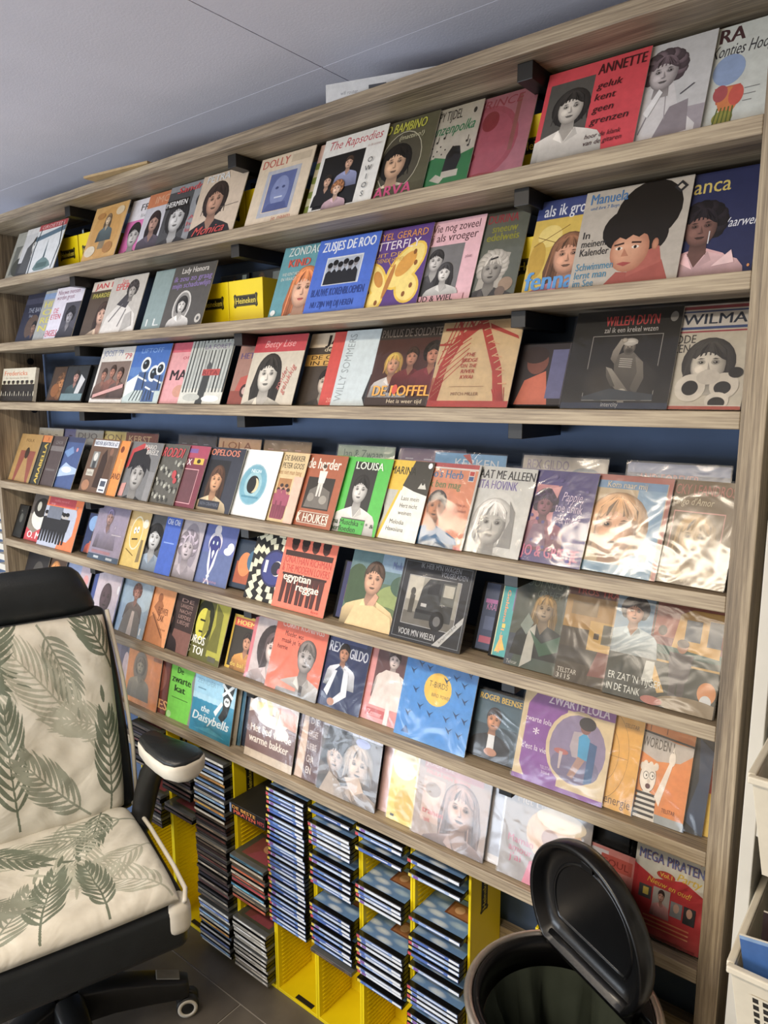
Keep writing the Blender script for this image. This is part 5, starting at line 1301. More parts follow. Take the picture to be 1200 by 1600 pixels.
def c(a):
    Rd = '#c0222c'
    a.R(0, .66, 1, 1, '#dcdcd4').R(0, 0, 1, .6, Rd).P([(0, .6), (0, .72), (.3, .62), (.7, .7), (1, .6), (1, .5), (0, .5)], Rd).T('DE GROOTSTE HITS VAN DEZE TIJD', .05, .94, .035, '#b8303c', w=.9, b=.01)
    a.T('MEGA PIRATEN', .055, .795, .105, '#7c1c24', w=.9, b=.06).T('MEGA PIRATEN', .05, .80, .105, '#6a78b0', w=.9, b=.03).T('Party', .6, .69, .08, '#e0c03c', w=.34, sh=.3, b=.02).E(.45, .69, .13, .045, '#a85c1c').E(.45, .69, .12, .04, '#c8322c').T('Vol.1', .45, .67, .045, '#e8d040', w=.17, al='c', b=.03).T('Nieuw en oud!', .2, .57, .06, '#e8c83c', w=.62, sh=.3, b=.01, rot=-3)
    a.R(.1, .38, .28, .52, '#55585c').R(.3, .34, .54, .54, '#b8b4b0').F(.42, .46, .12, '#c89888', '#3a2c2c', 'short', '#d09898').R(.56, .3, .72, .46, '#8a8c90').R(.74, .28, .9, .46, '#3c3c40').E(.82, .4, .04, .05, '#c8a08c').E(.64, .4, .04, .05, '#c0a090').R(.16, .42, .24, .5, '#d8c45c').R(.05, .0, .95, .03, '#8a141c')
    for i in range(3):
        a.R(.2, .2 - .045 * i, .84, .215 - .045 * i, '#d88a5c')
sleeve(7, -.139, 1, 'red and white pirate music DVD at the right end, bottom row', c, w=.135, h=.172, cd=True, film=True)
sleeve(7, -.295, 4, 'black case standing behind the small red CD, bottom row', lambda a: a.R(.1, .1, .9, .9, '#17181b'), w=.145, h=.178, cd=True, bg='#0e0f11')
sleeve(7, -.148, 4, 'black case standing behind the red DVD, bottom row', lambda a: a.R(.1, .1, .9, .9, '#191a1d'), w=.142, h=.18, cd=True, bg='#101113')

# ------------------------------------------------------------------ yellow CD crates on the upper shelves
def label_art(w, h):
    """black scroll plate with the beer name in yellow outline letters"""
    a = Art(w, h)
    K, Yl = '#15150c', '#e4cf20'
    a.P([(0, .12), (.06, .0), (.12, .12), (.88, .12), (.94, 0), (1, .12), (.97, .5), (1, .88), (.94, 1), (.88, .88), (.12, .88), (.06, 1), (0, .88), (.03, .5)], K)
    a.frame(.06, .17, .94, .83, .015, '#8a7c14')
    a.T('Heineken', .5, .3, .42, Yl, w=.82, al='c', b=.015)
    return a.mesh('beer_label')


LAB = label_art(.092, .036)


_o = 'first second third fourth fifth sixth seventh eighth ninth tenth eleventh twelfth thirteenth fourteenth fifteenth sixteenth seventeenth eighteenth nineteenth'.split()
ORD = _o + ['twentieth'] + ['twenty-' + k for k in _o[:9]] + ['thirtieth'] + ['thirty-' + k for k in _o[:9]] + ['fortieth'] + ['forty-' + k for k in _o[:9]] + ['fiftieth'] + ['fifty-' + k for k in _o[:9]]


def crate(x, z, label, case_cols):
    c = thing('cd_crate', label, 'crate', (x, .088, z), 'yellow CD crates on the shelves')
    W, D, H, t = .130, .104, .112, .004
    MB().box(0, 0, 0, W, D, t).build('crate_base', 'yellow_plastic', c)
    MB().box(0, 0, t, W, t, H).build('crate_front', 'yellow_plastic', c, bevel=.001)
    MB().box(0, D - t, t, W, D, H).build('crate_back', 'yellow_plastic', c)
    MB().box(0, t, t, t, D - t, H).build('crate_side', 'yellow_plastic', c)
    MB().box(W - t, t, t, W, D - t, H).build('crate_side', 'yellow_plastic', c)
    l = place('beer_label', LAB, c)
    l.location = (W / 2 - .046, -.0003, .042)
    xx = .008
    for i, k in enumerate(case_cols):
        cd = thing('cd_case', 'upright CD with %s edge, %s in the %s' % (k[1], ORD[i], label), 'CD', (x + xx, .098, z + t + .001), 'CDs in the shelf crates')
        MB().box(0, 0, 0, .0102, .085, .125).build('case_body', 'case_black', cd, bevel=.0008)
        MB().box(.001, -.0006, .004, .0092, -.0001, .121).build('spine_label', mat('spine_' + k[0], k[0], .35), cd)
        xx += .0125 + (i % 3) * .006


def facing(x, z, label, bg, fn):
    M = Matrix.Translation((x, .150, z + .0055)) @ Matrix.Rotation(-.12, 4, 'X')
    r = thing('cd_case', label, 'CD', M=M, group='CDs facing out of the shelf crates')
    MB().box(0, 0, 0, .118, .010, .142).build('case_body', 'case_black', r, bevel=.0008)
    a = Art(.112, .136)
    a.R(0, 0, 1, 1, bg)
    fn(a)
    p = place('cover_print', a.mesh(), r)
    p.location = (.003, 0, .003)


DK = [('#1c2228', 'black'), ('#2b4350', 'teal'), ('#40362c', 'brown'), ('#22262c', 'dark grey'), ('#7c8890', 'grey')]
crate(-2.128, ZS[0], 'yellow crate beside the church spire cover', [('#5d7076', 'slate'), ('#1c2228', 'black')])
crate(-1.992, ZS[0], 'yellow crate mostly behind the tan floral cover', [('#8a9aa0', 'pale')])
crate(-1.327, ZS[0], 'yellow crate behind the beige red-script cover', [('#1c2228', 'black')])
crate(-1.192, ZS[0], 'yellow crate left of the cream blue-portrait cover', [('#1c2228', 'black')])
crate(-.452, ZS[0], 'yellow crate behind the red top-row cover', [('#1c2228', 'black')])
crate(-1.402, ZS[1], 'yellow crate touching the dark oval-portrait cover', [])
crate(-1.270, ZS[1], 'yellow crate with its name plate fully visible', [])
crate(-.452, ZS[1], 'yellow crate behind the yellow autumn cover', [('#1c2228', 'black')])

facing(-1.396, ZS[1], 'dark CD with a tan face in the crate by the oval portrait', '#26303a', lambda a: a.F(.5, .86, .2, SK, '#2c2420', 'long', '#4a5a60').R(.8, .7, .95, .98, '#8fa4ac'))
facing(-1.264, ZS[1], 'dark CD with a pale corner in the crate with the full name plate', '#1f262c', lambda a: a.F(.3, .86, .18, '#a88468', '#4c3c2c', 'curly', '#303840').R(.7, .8, .98, .96, '#7c8c94'))

# ------------------------------------------------------------------ CD towers under the rack
TX0, TP = -1.254, .158          # left case edge of the third tower, tower pitch
CW, CDp, CT = .142, .124, .0102
STEP = .0125
mat('slot_black', '#101010', .6)


def tower_parts(t, H, wall=True):
    W = TP - .001
    d0, d1 = .036, .170
    MB().box(0, d0, 0, W, d1, .010).build('base_plate', 'yellow_plastic', t, bevel=.001)
    MB().box(.0, d0, .010, .0065, d1, H).build('side_panel', 'yellow_plastic', t, bevel=.001)
    MB().box(W - .0065, d0, .010, W, d1, H).build('side_panel', 'yellow_plastic', t, bevel=.001)
    MB().box(.0065, d1 - .005, .010, W - .0065, d1, H).build('back_panel', 'yellow_plastic', t)
    ribs = MB()
    z = .022
    while z < H - .01:
        ribs.box(.0065, d0 + .012, z - .0012, .0095, d1 - .006, z + .0002)
        ribs.box(W - .0095, d0 + .012, z - .0012, W - .0065, d1 - .006, z + .0002)
        z += STEP
    tag(ribs.build('slot_ribs', 'yellow_plastic', t), None, None, kind='stuff')
    MB().box(W * .42, d0 + .004, .0101, W * .82, d0 + .018, .0112).build('grip_slot', 'slot_black', t)
    if H > .45:
        l = place('beer_label', LAB, t)
        l.matrix_local = Matrix.Translation((W + .0003, d0 + .060, H - .135)) @ Matrix.Rotation(math.radians(90), 4, 'Z') @ Matrix.Rotation(math.radians(-90), 4, 'Y') @ Matrix.Translation((0, 0, -.016))


# runs are (highest z, number of cases); each case: spine colours
BLUE = ['#9fb4d6', '#7f9bd0', '#3f63b0', '#c9d2e0', '#5f86c8', '#b9c4d8']
DARK = ['#4a4038', '#2b2a2c', '#6d6258', '#3c2a2c', '#8d8578', '#56322f', '#332f3a']
PALE = ['#d8d4c8', '#c9c2b4', '#e2dcca', '#b9b3a8']
MIXD = ['#d8d4c8', '#c98a3a', '#7fa0cf', '#6b7fb8', '#4e6c90', '#e0dccf', '#d0c9b8']
REDS = ['#4f8ab0', '#8a4a38', '#b5583a', '#cfc8ba', '#b9404a', '#d8d2c4', '#70604c']
TOWERS = {
    -3: (.66, [(.648, 11, DARK), (.430, 9, DARK)], 'leftmost yellow CD tower, seen between chair back and armrest'),
    -2: (.56, [(.545, 6, DARK), (.420, 2, DARK)], 'yellow CD tower under the chair armrest'),
    -1: (.655, [(.648, 15, MIXD), (.452, 22, DARK), (.166, 12, MIXD)], 'CD tower packed full to the floor right of the chair seat'),
    0: (.505, [(.388, 11, REDS), (.180, 14, PALE)], 'yellow CD tower with reddish spines over pale spines'),
    1: (.66, [(.648, 32, BLUE)], 'yellow CD tower with a long run of blue spines, base empty'),
    2: (.66, [(.650, 1, BLUE), (.612, 5, BLUE), (.525, 2, BLUE), (.488, 4, BLUE), (.378, 4, BLUE), (.317, 5, BLUE), (.248, 1, DARK)], 'yellow CD tower with blue spines, second of the four blue ones'),
    3: (.66, [(.652, 2, BLUE), (.606, 1, BLUE), (.510, 4, BLUE), (.375, 9, BLUE), (.243, 1, BLUE)], 'yellow CD tower with blue spines, third of the four blue ones'),
    4: (.66, [(.650, 1, BLUE), (.603, 1, BLUE), (.495, 1, BLUE), (.447, 4, BLUE), (.368, 1, BLUE), (.322, 4, BLUE), (.240, 3, BLUE)], 'yellow CD tower with blue spines, last before the waste bin'),
}
NICE = {-3: 'leftmost tower', -2: 'armrest tower', -1: 'packed tower', 0: 'red and pale tower', 1: 'long blue tower', 2: 'second blue tower', 3: 'third blue tower', 4: 'last blue tower'}
CNAME = {id(BLUE): 'blue', id(DARK): 'dark brown', id(PALE): 'cream', id(MIXD): 'mixed', id(REDS): 'reddish'}
body_me = MB().box(0, 0, 0, CW, CDp, CT).mesh('case_body', 'case_black')
clear_me = MB().box(0, 0, 0, CW, CDp, CT).mesh('case_body', 'case_clear')
SPN = {}


def spine_mesh(col, blue, v):
    k = (col, blue, v)
    if k not in SPN:
        a = Art(CW - .004, .0074)
        a.R(0, 0, 1, 1, col)
        if blue:
            a.R(0, 0, .07, 1, '#c23a4a' if v % 2 else '#d8c23a')
            a.R(.10, .05, .2, .95, '#3e5fae' if v % 3 else '#7a50a0')
            a.R(.3 + .05 * (v % 3), .35, .72, .62, '#eef0f4')
            a.R(.8, .1, .99, .9, '#e2e6ec')
        else:
            a.R(.12, .35, .5 + .06 * (v % 4), .65, shade(col, 1.7 if v % 2 else .45))
            a.R(.86, .3, .95, .7, shade(col, 1.5))
        SPN[k] = a.mesh('spine_label')
    return SPN[k]


def top_art(kind, v):
    a = Art(CW - .004, CDp - .018)
    if kind == 'blue':
        a.R(0, 0, 1, 1, '#5c86b8')
        for i in range(9):
            a.G((.05 + .29 * i) % 1, (.12 + .17 * i) % .9, .2, .10, '#d6e2ec' if i % 2 else '#a4bfd8', '#5c86b8', n=12)
        a.R(.42, .42, .9, .86, '#6b3a22')
        a.R(.46, .46, .86, .82, '#9a6238')
        a.E(.62, .66, .09, .12, '#c89a70', n=12)
    else:
        a.R(0, 0, 1, 1, '#4a4a3c')
        a.R(.15, .1, .9, .9, '#7a3a34')
        a.E(.6, .65, .18, .2, '#b5805a', n=14)
        a.P([(.3, .1), (.45, .45), (.8, .45), (.9, .1)], '#8a3a44')
    return a.mesh('cover_insert')


TOPS = {k: top_art(k, 0) for k in ('blue', 'dark')}
cnt = 0
for ti in sorted(TOWERS):
    H, runs, lab = TOWERS[ti]
    x = TX0 + ti * TP
    t = thing('cd_tower', lab, 'CD tower', (x - .0075, 0, 0), 'yellow CD towers on the floor')
    tower_parts(t, H)
    nth = 0
    for (zt, n, pal) in runs:
        for i in range(n):
            # seat every case on a slot of the tower
            z = .0222 + round((zt - CT - .0222) / STEP) * STEP - i * STEP
            if z < .012:
                break
            blue = pal is BLUE
            cnt += 1
            nth += 1
            col = pal[(cnt * 7 + i * 3) % len(pal)]
            jx, jy = random.uniform(-.0006, .0006), random.uniform(-.004, .003)
            cd = thing('cd_case', 'CD with %s spine, %s from top in the %s' % (CNAME[id(pal)], ORD[nth - 1], NICE[ti]), 'CD', (x + jx, .006 + jy, z + .0003), 'CDs in the %s' % NICE[ti])
            place('case_body', body_me if (blue or i % 3) else clear_me, cd, .0006, 1)
            s = place('spine_label', spine_mesh(col, blue, cnt % 6), cd)
            s.location = (.002, -.0001, .0014)
            if i == 0:
                c = place('cover_insert', TOPS['blue' if blue else 'dark'], cd)
                c.matrix_local = Matrix.Translation((.002, .015, CT + .0001)) @ Matrix.Rotation(math.radians(-90), 4, 'X')
# dark box with a fiery printed edge lying on the short tower
bs = thing('box_set', 'black box set with orange flame lettering lying on the short tower', 'box', (TX0 - .004, .012, .5055))
MB().box(0, 0, 0, .150, .150, .034).build('box_body', 'card_dark', bs, bevel=.0012)
a = Art(.146, .028)
a.R(0, 0, 1, 1, '#1c1a1c')
a.R(.0, .0, .05, 1, '#8a9ab8')
a.T('DE BESTE', .08, .56, .34, '#f0a838', w=.66, b=.02)
a.T('PIRATEN', .12, .08, .38, '#e0582a', w=.62, b=.03)
a.T('HITS', .8, .2, .4, '#c93a3a', w=.18, b=.02)
o = place('printed_edge', a.mesh('printed_edge'), bs)
o.location = (.002, -.0001, .003)

# flat stacks of brown sleeves and a yellow tower end between the last tower and the bin
bx = TX0 + 5 * TP
for i in range(6):
    s = MB().box(0, 0, 0, .012, .145, .185).build('brown_sleeve', mat('brown_card', '#8d7658', .7, noise=.15), None, bevel=.0008)
    s.matrix_world = Matrix.Translation((bx + .002 + i * .0145, .03, .014)) @ Matrix.Rotation(math.radians(6), 4, 'Y')
    tag(s, '%s brown cardboard sleeve from the left, leaning beside the last full CD tower' % ORD[i], 'record', 'brown sleeves by the bin')
    s.hide_render = False
t = thing('cd_tower', 'yellow CD tower half hidden behind the waste bin', 'CD tower', (bx + .145, 0, 0), 'yellow CD towers on the floor')
tower_parts(t, .60)
for i in range(8):
    cd = thing('cd_case', 'CD with dark spine, %s from the bottom in the tower behind the bin' % ORD[i], 'CD', (bx + .145 + .0075, .006, .0225 + i * STEP * 1.0 + .25), 'CDs in the tower behind the bin')
    place('case_body', body_me, cd, .0006, 1)
    s = place('spine_label', spine_mesh(DARK[i % 7], False, i % 6), cd)
    s.location = (.002, -.0001, .0014)

# ------------------------------------------------------------------ office chair with palm-leaf cover
mat('chair_leather', '#1d2124', .38, noise=.15, nscale=20, bump=.25, bscale=260)
mat('chair_white', '#d8d2c4', .45, noise=.05, nscale=30, bump=.1, bscale=200)
mat('chair_plastic', '#1a1b1c', .42, noise=.1, bump=.1, bscale=300)
mat('grey_rubber', '#8c8a84', .6, noise=.1)
CH = thing('office_chair', 'black and white office chair with a palm-leaf cover', 'chair', M=Matrix.Translation((-1.405, -.425, 0)) @ Matrix.Rotation(math.atan2(-.303, .953), 4, 'Z'))


def leaf_image(n, seed, fronds):
    """palm fronds painted as a colour grid for the woven cover"""
    rnd = random.Random(seed)
    base = hexc('#d0cbbd')
    img = [[base] * n for _ in range(n)]

    def fill(poly, col):
        xs = [p[0] for p in poly]
        ys = [p[1] for p in poly]
        for j in range(max(0, int(min(ys) * n)), min(n - 1, int(max(ys) * n) + 1) + 1):
            y = (j + .5) / n
            cr = []
            for i in range(len(poly)):
                (x0, y0), (x1, y1) = poly[i - 1], poly[i]
                if (y0 <= y) != (y1 <= y):
                    cr.append(x0 + (y - y0) / (y1 - y0) * (x1 - x0))
            cr.sort()
            for a, b in zip(cr[::2], cr[1::2]):
                for i in range(max(0, int(a * n + .5)), min(n - 1, int(b * n - .5)) + 1):
                    img[j][i] = col

    def lens(x, y, ang, ln, wd, col, curve):
        L, Rr = [], []
        for k in range(9):
            t = k / 8
            a = ang + curve * t
            px, py = x + math.cos(a) * ln * t, y + math.sin(a) * ln * t
            w_ = wd * math.sin(math.pi * min(1, t * .92 + .08)) ** .8
            L.append((px - math.sin(a) * w_, py + math.cos(a) * w_))
            Rr.append((px + math.sin(a) * w_, py - math.cos(a) * w_))
        fill(L + Rr[::-1], col)

    for (x, y, ang, ln, col, lw, bend, ll, m) in fronds:
        ang = math.radians(ang)
        c_ = hexc(col)
        pts = []
        for k in range(m + 1):
            t = k / m
            a = ang + bend * t
            pts.append((x, y, a))
            x += math.cos(a) * ln / m
            y += math.sin(a) * ln / m
        for k in range(m):
            (x0, y0, a0), (x1, y1, _) = pts[k], pts[k + 1]
            w_ = .006 * (1 - .6 * k / m)
            fill([(x0 - math.sin(a0) * w_, y0 + math.cos(a0) * w_), (x0 + math.sin(a0) * w_, y0 - math.cos(a0) * w_), (x1 + math.sin(a0) * w_, y1 - math.cos(a0) * w_), (x1 - math.sin(a0) * w_, y1 + math.cos(a0) * w_)], c_)
            if k >= 2:
                q = math.sin(math.pi * (.18 + .72 * k / m))
                for s in (-1, 1):
                    lens(x0, y0, a0 + s * (1.02 - .38 * k / m), ll * q * rnd.uniform(.85, 1.1), lw * rnd.uniform(.8, 1.15), c_, -s * .35)
        lens(x, y, pts[-1][2], ll * .5, lw, c_, 0)
    return img


def pad(name, W, D, T, img, M, parent, sag=.0):
    """puffed cushion: a fine grid that carries the print, closed underneath"""
    n = len(img)
    v, f, col = [], [], []
    for j in range(n + 1):
        for i in range(n + 1):
            a, b = 2 * i / n - 1, 2 * j / n - 1
            e = (1 - abs(a) ** 10) * (1 - abs(b) ** 10)
            hgt = T * max(0, e) ** .4
            hgt += .006 * math.sin(5.1 * a + 2.3 * b + 1) * math.sin(3.7 * b - 1.4 * a) * e - sag * (1 - a * a) * (1 - b * b)
            hgt += .0025 * math.sin(17 * a + 9 * b * b) * math.sin(11 * b + 3 * a) * e
            r = 1 - .03 * (abs(a * b)) ** 3
            v.append(tuple(M @ Vector((a * W / 2 * r, b * D / 2 * r, hgt))))
    for j in range(n):
        for i in range(n):
            k = j * (n + 1) + i
            f.append((k, k + 1, k + n + 2, k + n + 1))
            col += list(img[j][i] + (1.0,)) * 4
    ring = [i for i in range(n + 1)] + [(j + 1) * (n + 1) - 1 for j in range(1, n + 1)] + [n * (n + 1) + i for i in reversed(range(n))] + [j * (n + 1) for j in reversed(range(1, n))]
    f.append(tuple(reversed(ring)))
    col += list(hexc('#c8c2b0') + (1.0,)) * len(ring)
    me = bpy.data.meshes.new(name)
    me.from_pydata(v, [], f)
    at = me.color_attributes.new('Col', 'FLOAT_COLOR', 'CORNER')
    at.data.foreach_set('color', col)
    me.polygons.foreach_set('use_smooth', [True] * (len(f) - 1) + [False])
    me.materials.append(MATS['cloth_print'])
    me.update()
    return place(name, me, parent)


G1, G2, G3 = '#68705f', '#8c9080', '#a9a998'
# seat: local x forward, y towards the rack
SEATF = [(.50, .99, -60, .50, G3, .0085, -.4, .2, 15), (.99, .12, 140, .50, G2, .010, .3, .2, 13), (.30, .02, 100, .50, G3, .0085, -.3, .22, 15), (.02, .85, -20, .45, G1, .0115, -.2, .18, 11), (.99, .97, 215, .66, G3, .0085, .40, .24, 17), (.00, .62, 5, .66, G3, .0085, -.30, .26, 17), (.22, .99, -92, .66, G2, .0095, .35, .22, 14), (.02, .10, 38, .55, G1, .0115, .3, .19, 12), (.99, .36, 168, .50, G1, .0115, -.2, .20, 12), (.99, .66, 178, .45, G1, .010, .2, .15, 12), (.62, .0, 85, .35, G2, .010, -.4, .18, 12)]
pad('seat_cover', .495, .49, .045, leaf_image(420, 3, SEATF), Matrix.Translation((.0, 0, .462)) @ Matrix.Rotation(math.radians(-2), 4, 'Y'), CH, .008)
MB().box(-.245, -.266, .330, .240, .266, .4625).build('seat_base', 'chair_leather', CH, True, .03, 5)
# white corner panels and piping on the seat edge
MB().box(.175, .205, .372, .247, .270, .4635).build('corner_panel', 'chair_white', CH, True, .026, 5)
MB().box(.175, -.270, .372, .247, -.205, .4635).build('corner_panel', 'chair_white', CH, True, .026, 5)
MB().tube([(-.25, .258, .474), (-.1, .268, .468), (.1, .270, .466), (.2, .266, .466), (.243, .250, .464)], .006, 8).build('seat_piping', 'chair_white', CH, True)
MB().tube([(-.25, -.247, .470), (.1, -.258, .466), (.243, -.25, .464)], .006, 8).build('seat_piping', 'chair_white', CH, True)
# back: leans away from the sitter
BM = Matrix.Translation((-.235, 0, .50)) @ Matrix.Rotation(math.radians(-11), 4, 'Y')


def back_shell(mb, w0, w1, z0, z1, x0, x1):
    rr = []
    for k in range(9):
        t = k / 8
        wv = w0 + (w1 - w0) * t + .012 * math.sin(math.pi * t)
        zz = z0 + (z1 - z0) * t
        rr.append([BM @ Vector(p) for p in ((x0, -wv, zz), (x1, -wv, zz), (x1, wv, zz), (x0, wv, zz))])
    return mb.rings(rr)


back_shell(MB(), .268, .240, -.04, .575, -.085, -.012).build('back_shell', 'chair_leather', CH, True, .025, 4)
BACKF = [(.30, .99, -80, .55, G3, .0085, -.3, .24, 16), (.98, .40, 150, .35, G3, .008, .3, .2, 13), (.02, .98, -35, .45, G1, .0115, .2, .2, 10), (.60, .99, -60, .40, G2, .010, -.3, .18, 11), (.84, .36, 122, .74, G3, .0085, .22, .26, 17), (.90, .02, 84, .50, G1, .0115, .15, .18, 11), (.40, .06, 94, .60, G1, .0115, -.10, .20, 12), (.12, .70, 40, .45, G1, .012, .3, .22, 10), (.78, .04, 140, .50, G2, .011, -.2, .20, 13), (.10, .05, 75, .50, G2, .011, .2, .20, 12), (.99, .72, 110, .35, G1, .0115, .3, .17, 9), (.02, .45, 70, .40, G1, .012, -.2, .2, 10)]
PB = BM @ Matrix.Translation((-.012, 0, .265)) @ Matrix(((0, 0, 1, 0), (1, 0, 0, 0), (0, 1, 0, 0), (0, 0, 0, 1)))
pad('back_cover', .475, .585, .05, leaf_image(420, 5, BACKF), PB, CH, .0)
for s in (1, -1):
    MB().tube([tuple(BM @ Vector(p)) for p in ((-.02, s * .270, -.03), (-.016, s * .276, .15), (-.016, s * .268, .35), (-.02, s * .245, .56))], .006, 8).build('back_piping', 'chair_white', CH, True)
    MB().lathe([(0, 0), (.016, 0), (.016, .012), (.007, .016), (0, .016)], n=18).build('hinge_cap', 'chair_plastic', CH, True).matrix_local = Matrix.Translation((-.235, s * .272, .480)) @ Matrix.Rotation(math.radians(-90 * s), 4, 'X')
# headrest
hr_ = MB()
rr = []
for (zz, hw_, x0, x1) in ((.560, .212, -.075, -.014), (.585, .216, -.085, .000), (.620, .205, -.09, .012), (.660, .190, -.09, .016), (.690, .180, -.085, .010), (.705, .165, -.07, -.005)):
    ring = []
    for i in range(28):
        a = 2 * math.pi * i / 28
        cx_, cy_ = math.cos(a), math.sin(a)
        ring.append(BM @ Vector(((x0 + x1) / 2 + (x1 - x0) / 2 * abs(cx_) ** .6 * (1 if cx_ > 0 else -1), hw_ * abs(cy_) ** .35 * (1 if cy_ > 0 else -1), zz - (.010 * abs(cy_) ** 4 if zz > .68 else 0))))
    rr.append(ring)
hr_.rings(rr).build('headrest', 'chair_leather', CH, True)
# armrests
for s in (1, -1):
    y = s * .300
    ra = math.radians(17.5 * s)
    prof = [(-.085, .018), (-.076, .032), (-.03, .042), (.03, .052), (.075, .056), (.108, .047), (.122, .022)]

    def ring_at(z, k):
        p = [(x, wd * k) for x, wd in prof] + [(x, -wd * k) for x, wd in reversed(prof)]
        return [(-.030 + x * (.9 + .1 * k) * math.cos(ra) - w_ * math.sin(ra), y + x * math.sin(ra) + w_ * math.cos(ra), z + .16 * max(0, (-x - .03))) for x, w_ in p]
    MB().rings([ring_at(.682, .75), ring_at(.692, 1.0), ring_at(.718, 1.07), ring_at(.730, 1.02)]).build('arm_rim', 'chair_white', CH, True)
    MB().rings([ring_at(.729, .99), ring_at(.738, .92), ring_at(.743, .7)]).build('arm_pad', 'chair_leather', CH, True)
    MB().tube([(-.06, y, .695), (-.10, y, .665), (-.15, y - s * .01, .60), (-.185, y - s * .02, .52), (-.18, y - s * .04, .44), (-.12, y - s * .10, .38)], [.026, .030, .033, .034, .03, .02], 12).build('arm_post', 'chair_plastic', CH, True)
# column and star base
MB().lathe([(.0, .328), (.10, .328), (.10, .305), (.045, .300), (.045, .295), (.028, .29), (.028, .16), (.05, .15), (.058, .085), (.04, .07), (0, .07)], n=28).build('gas_column', 'chair_plastic', CH, True)
for k in range(5):
    an = math.radians(76 + 72 * k)
    Ml = Matrix.Rotation(an, 4, 'Z')
    leg = MB()
    rr = []
    for (d, zt, zb, hw) in ((.035, .168, .085, .044), (.12, .160, .088, .040), (.22, .136, .078, .036), (.285, .116, .066, .031), (.308, .108, .066, .026)):
        rr.append([tuple(Ml @ Vector(p)) for p in ((d, -hw, zb), (d, hw, zb), (d, hw * .8, zt - .006), (d, hw * .5, zt), (d, -hw * .5, zt), (d, -hw * .8, zt - .006))])
    leg.rings(rr).build('base_leg', 'chair_plastic', CH, True, .004, 2)
    g = MB()
    g.box(.225, -.017, 0, .288, .017, .004)
    o = g.build('step_pad', 'grey_rubber', CH, False, .003, 2)
    o.matrix_local = Ml @ Matrix.Translation((.222, 0, .1362)) @ Matrix.Rotation(math.radians(17), 4, 'Y') @ Matrix.Translation((-.222, 0, 0))
    cs = MB().tube([tuple(Ml @ Vector((.295, 0, .07))), tuple(Ml @ Vector((.295, 0, .052)))], .012, 10).build('caster', 'chair_plastic', CH, True)
    Mc = Matrix.Translation(Ml @ Vector((.303, 0, .0302))) @ Matrix.Rotation(math.radians(-107) if k == 0 else an + math.radians(-50 + 23 * k), 4, 'Z')
    for s in (-1, 1):
        w_ = MB().lathe([(0, .004), (.029, .004), (.030, .008), (.030, .022), (.027, .025), (0, .025)], n=26).build('wheel', 'chair_plastic', cs, True)
        w_.matrix_local = Mc @ Matrix.Rotation(math.radians(-90 * s), 4, 'X')
        r_ = MB().lathe([(.017, .0252), (.026, .0252), (.0265, .0268), (.0168, .0268), (.017, .0252)], n=26).build('wheel_ring', 'chair_white', cs, True)
        r_.matrix_local = Mc @ Matrix.Rotation(math.radians(-90 * s), 4, 'X')

# ------------------------------------------------------------------ waste bin with its lid standing open
mat('bin_steel', '#d0c8bc', .38, metal=1.0, noise=.06, nscale=80)
mat('bin_black', '#0b0b0c', .28, noise=.1, nscale=30, bump=.05, bscale=200)
mat('bag_black', '#3b4138', .28, noise=.2, nscale=14)
BX, BY, BZ, BR = -.158, -.196, .70, .158
WB = thing('waste_bin', 'round steel waste bin with black liner and open lid', 'bin', (BX, BY, 0))
MB().lathe([(0, .004), (.128, .004), (.13, .02), (BR - .004, BZ - .03), (BR - .004, BZ - .012), (BR - .012, BZ - .012), (.122, .02), (0, .02)], n=64).build('bin_body', 'bin_steel', WB, True)
MB().lathe([(BR - .006, BZ - .014), (BR, BZ - .012), (BR + .002, BZ - .004), (BR - .003, BZ), (BR - .011, BZ - .001), (BR - .014, BZ - .010), (BR - .006, BZ - .014)], n=64).build('steel_rim', 'bin_steel', WB, True)
MB().lathe([(BR - .013, BZ - .004), (BR - .017, BZ - .001), (BR - .028, BZ - .012), (BR - .030, BZ - .055), (BR - .026, BZ - .056), (BR - .018, BZ - .02), (BR - .013, BZ - .004)], n=64).build('inner_collar', 'bin_black', WB, True)
bag = MB()
rr = []
for k in range(16):
    t = k / 15
    zz = BZ - .05 - .40 * t
    ring = []
    for i in range(72):
        a = 2 * math.pi * i / 72
        r = (BR - .033) * (1 - .25 * t) + (.014 * math.sin(9 * a + 3 * t) + .009 * math.sin(17 * a + 5 * t) + .005 * math.sin(29 * a)) * min(1, t * 5) - .012 * min(1, t * 5)
        ring.append((r * math.cos(a), r * math.sin(a), zz))
    rr.append(ring)
bag.rings(rr, True, False)
bag.f.append(tuple(len(bag.v) - 72 + i for i in range(72)))
bag.build('bin_liner', 'bag_black', WB, True)
# lid: a disc cut by the hinge, standing upright, hollow side to the front
dv = Vector((.907, -.42, 0)).normalized()
nv = Vector((.42, .907, 0)).normalized()
ev = (Vector((0, 0, 1)) * math.cos(math.radians(-2)) + nv * math.sin(math.radians(-2))).normalized()
fv = dv.cross(ev)          # points to the hollow side (front)
if fv.y > 0:
    fv = -fv
HM = Vector((-.144, -.100, .702)) - Vector((BX, BY, 0))
LR, LO = .136, .090


def lid_ring(r, off, dep, flat):
    """outline at radius r, hinge edge at 'flat' below the disc centre, pushed forward by dep"""
    a0 = -math.asin(min(.999, flat / r))
    pts = []
    n = 44
    for i in range(n + 1):
        a = a0 + (math.pi - 2 * a0) * i / n
        pts.append(HM + ev * (LO + r * math.sin(a)) + dv * (r * math.cos(a)) + fv * dep)
    m = 12
    x0, x1 = pts[-1], pts[0]
    for i in range(1, m):
        pts.append(x0.lerp(x1, i / m))
    return pts


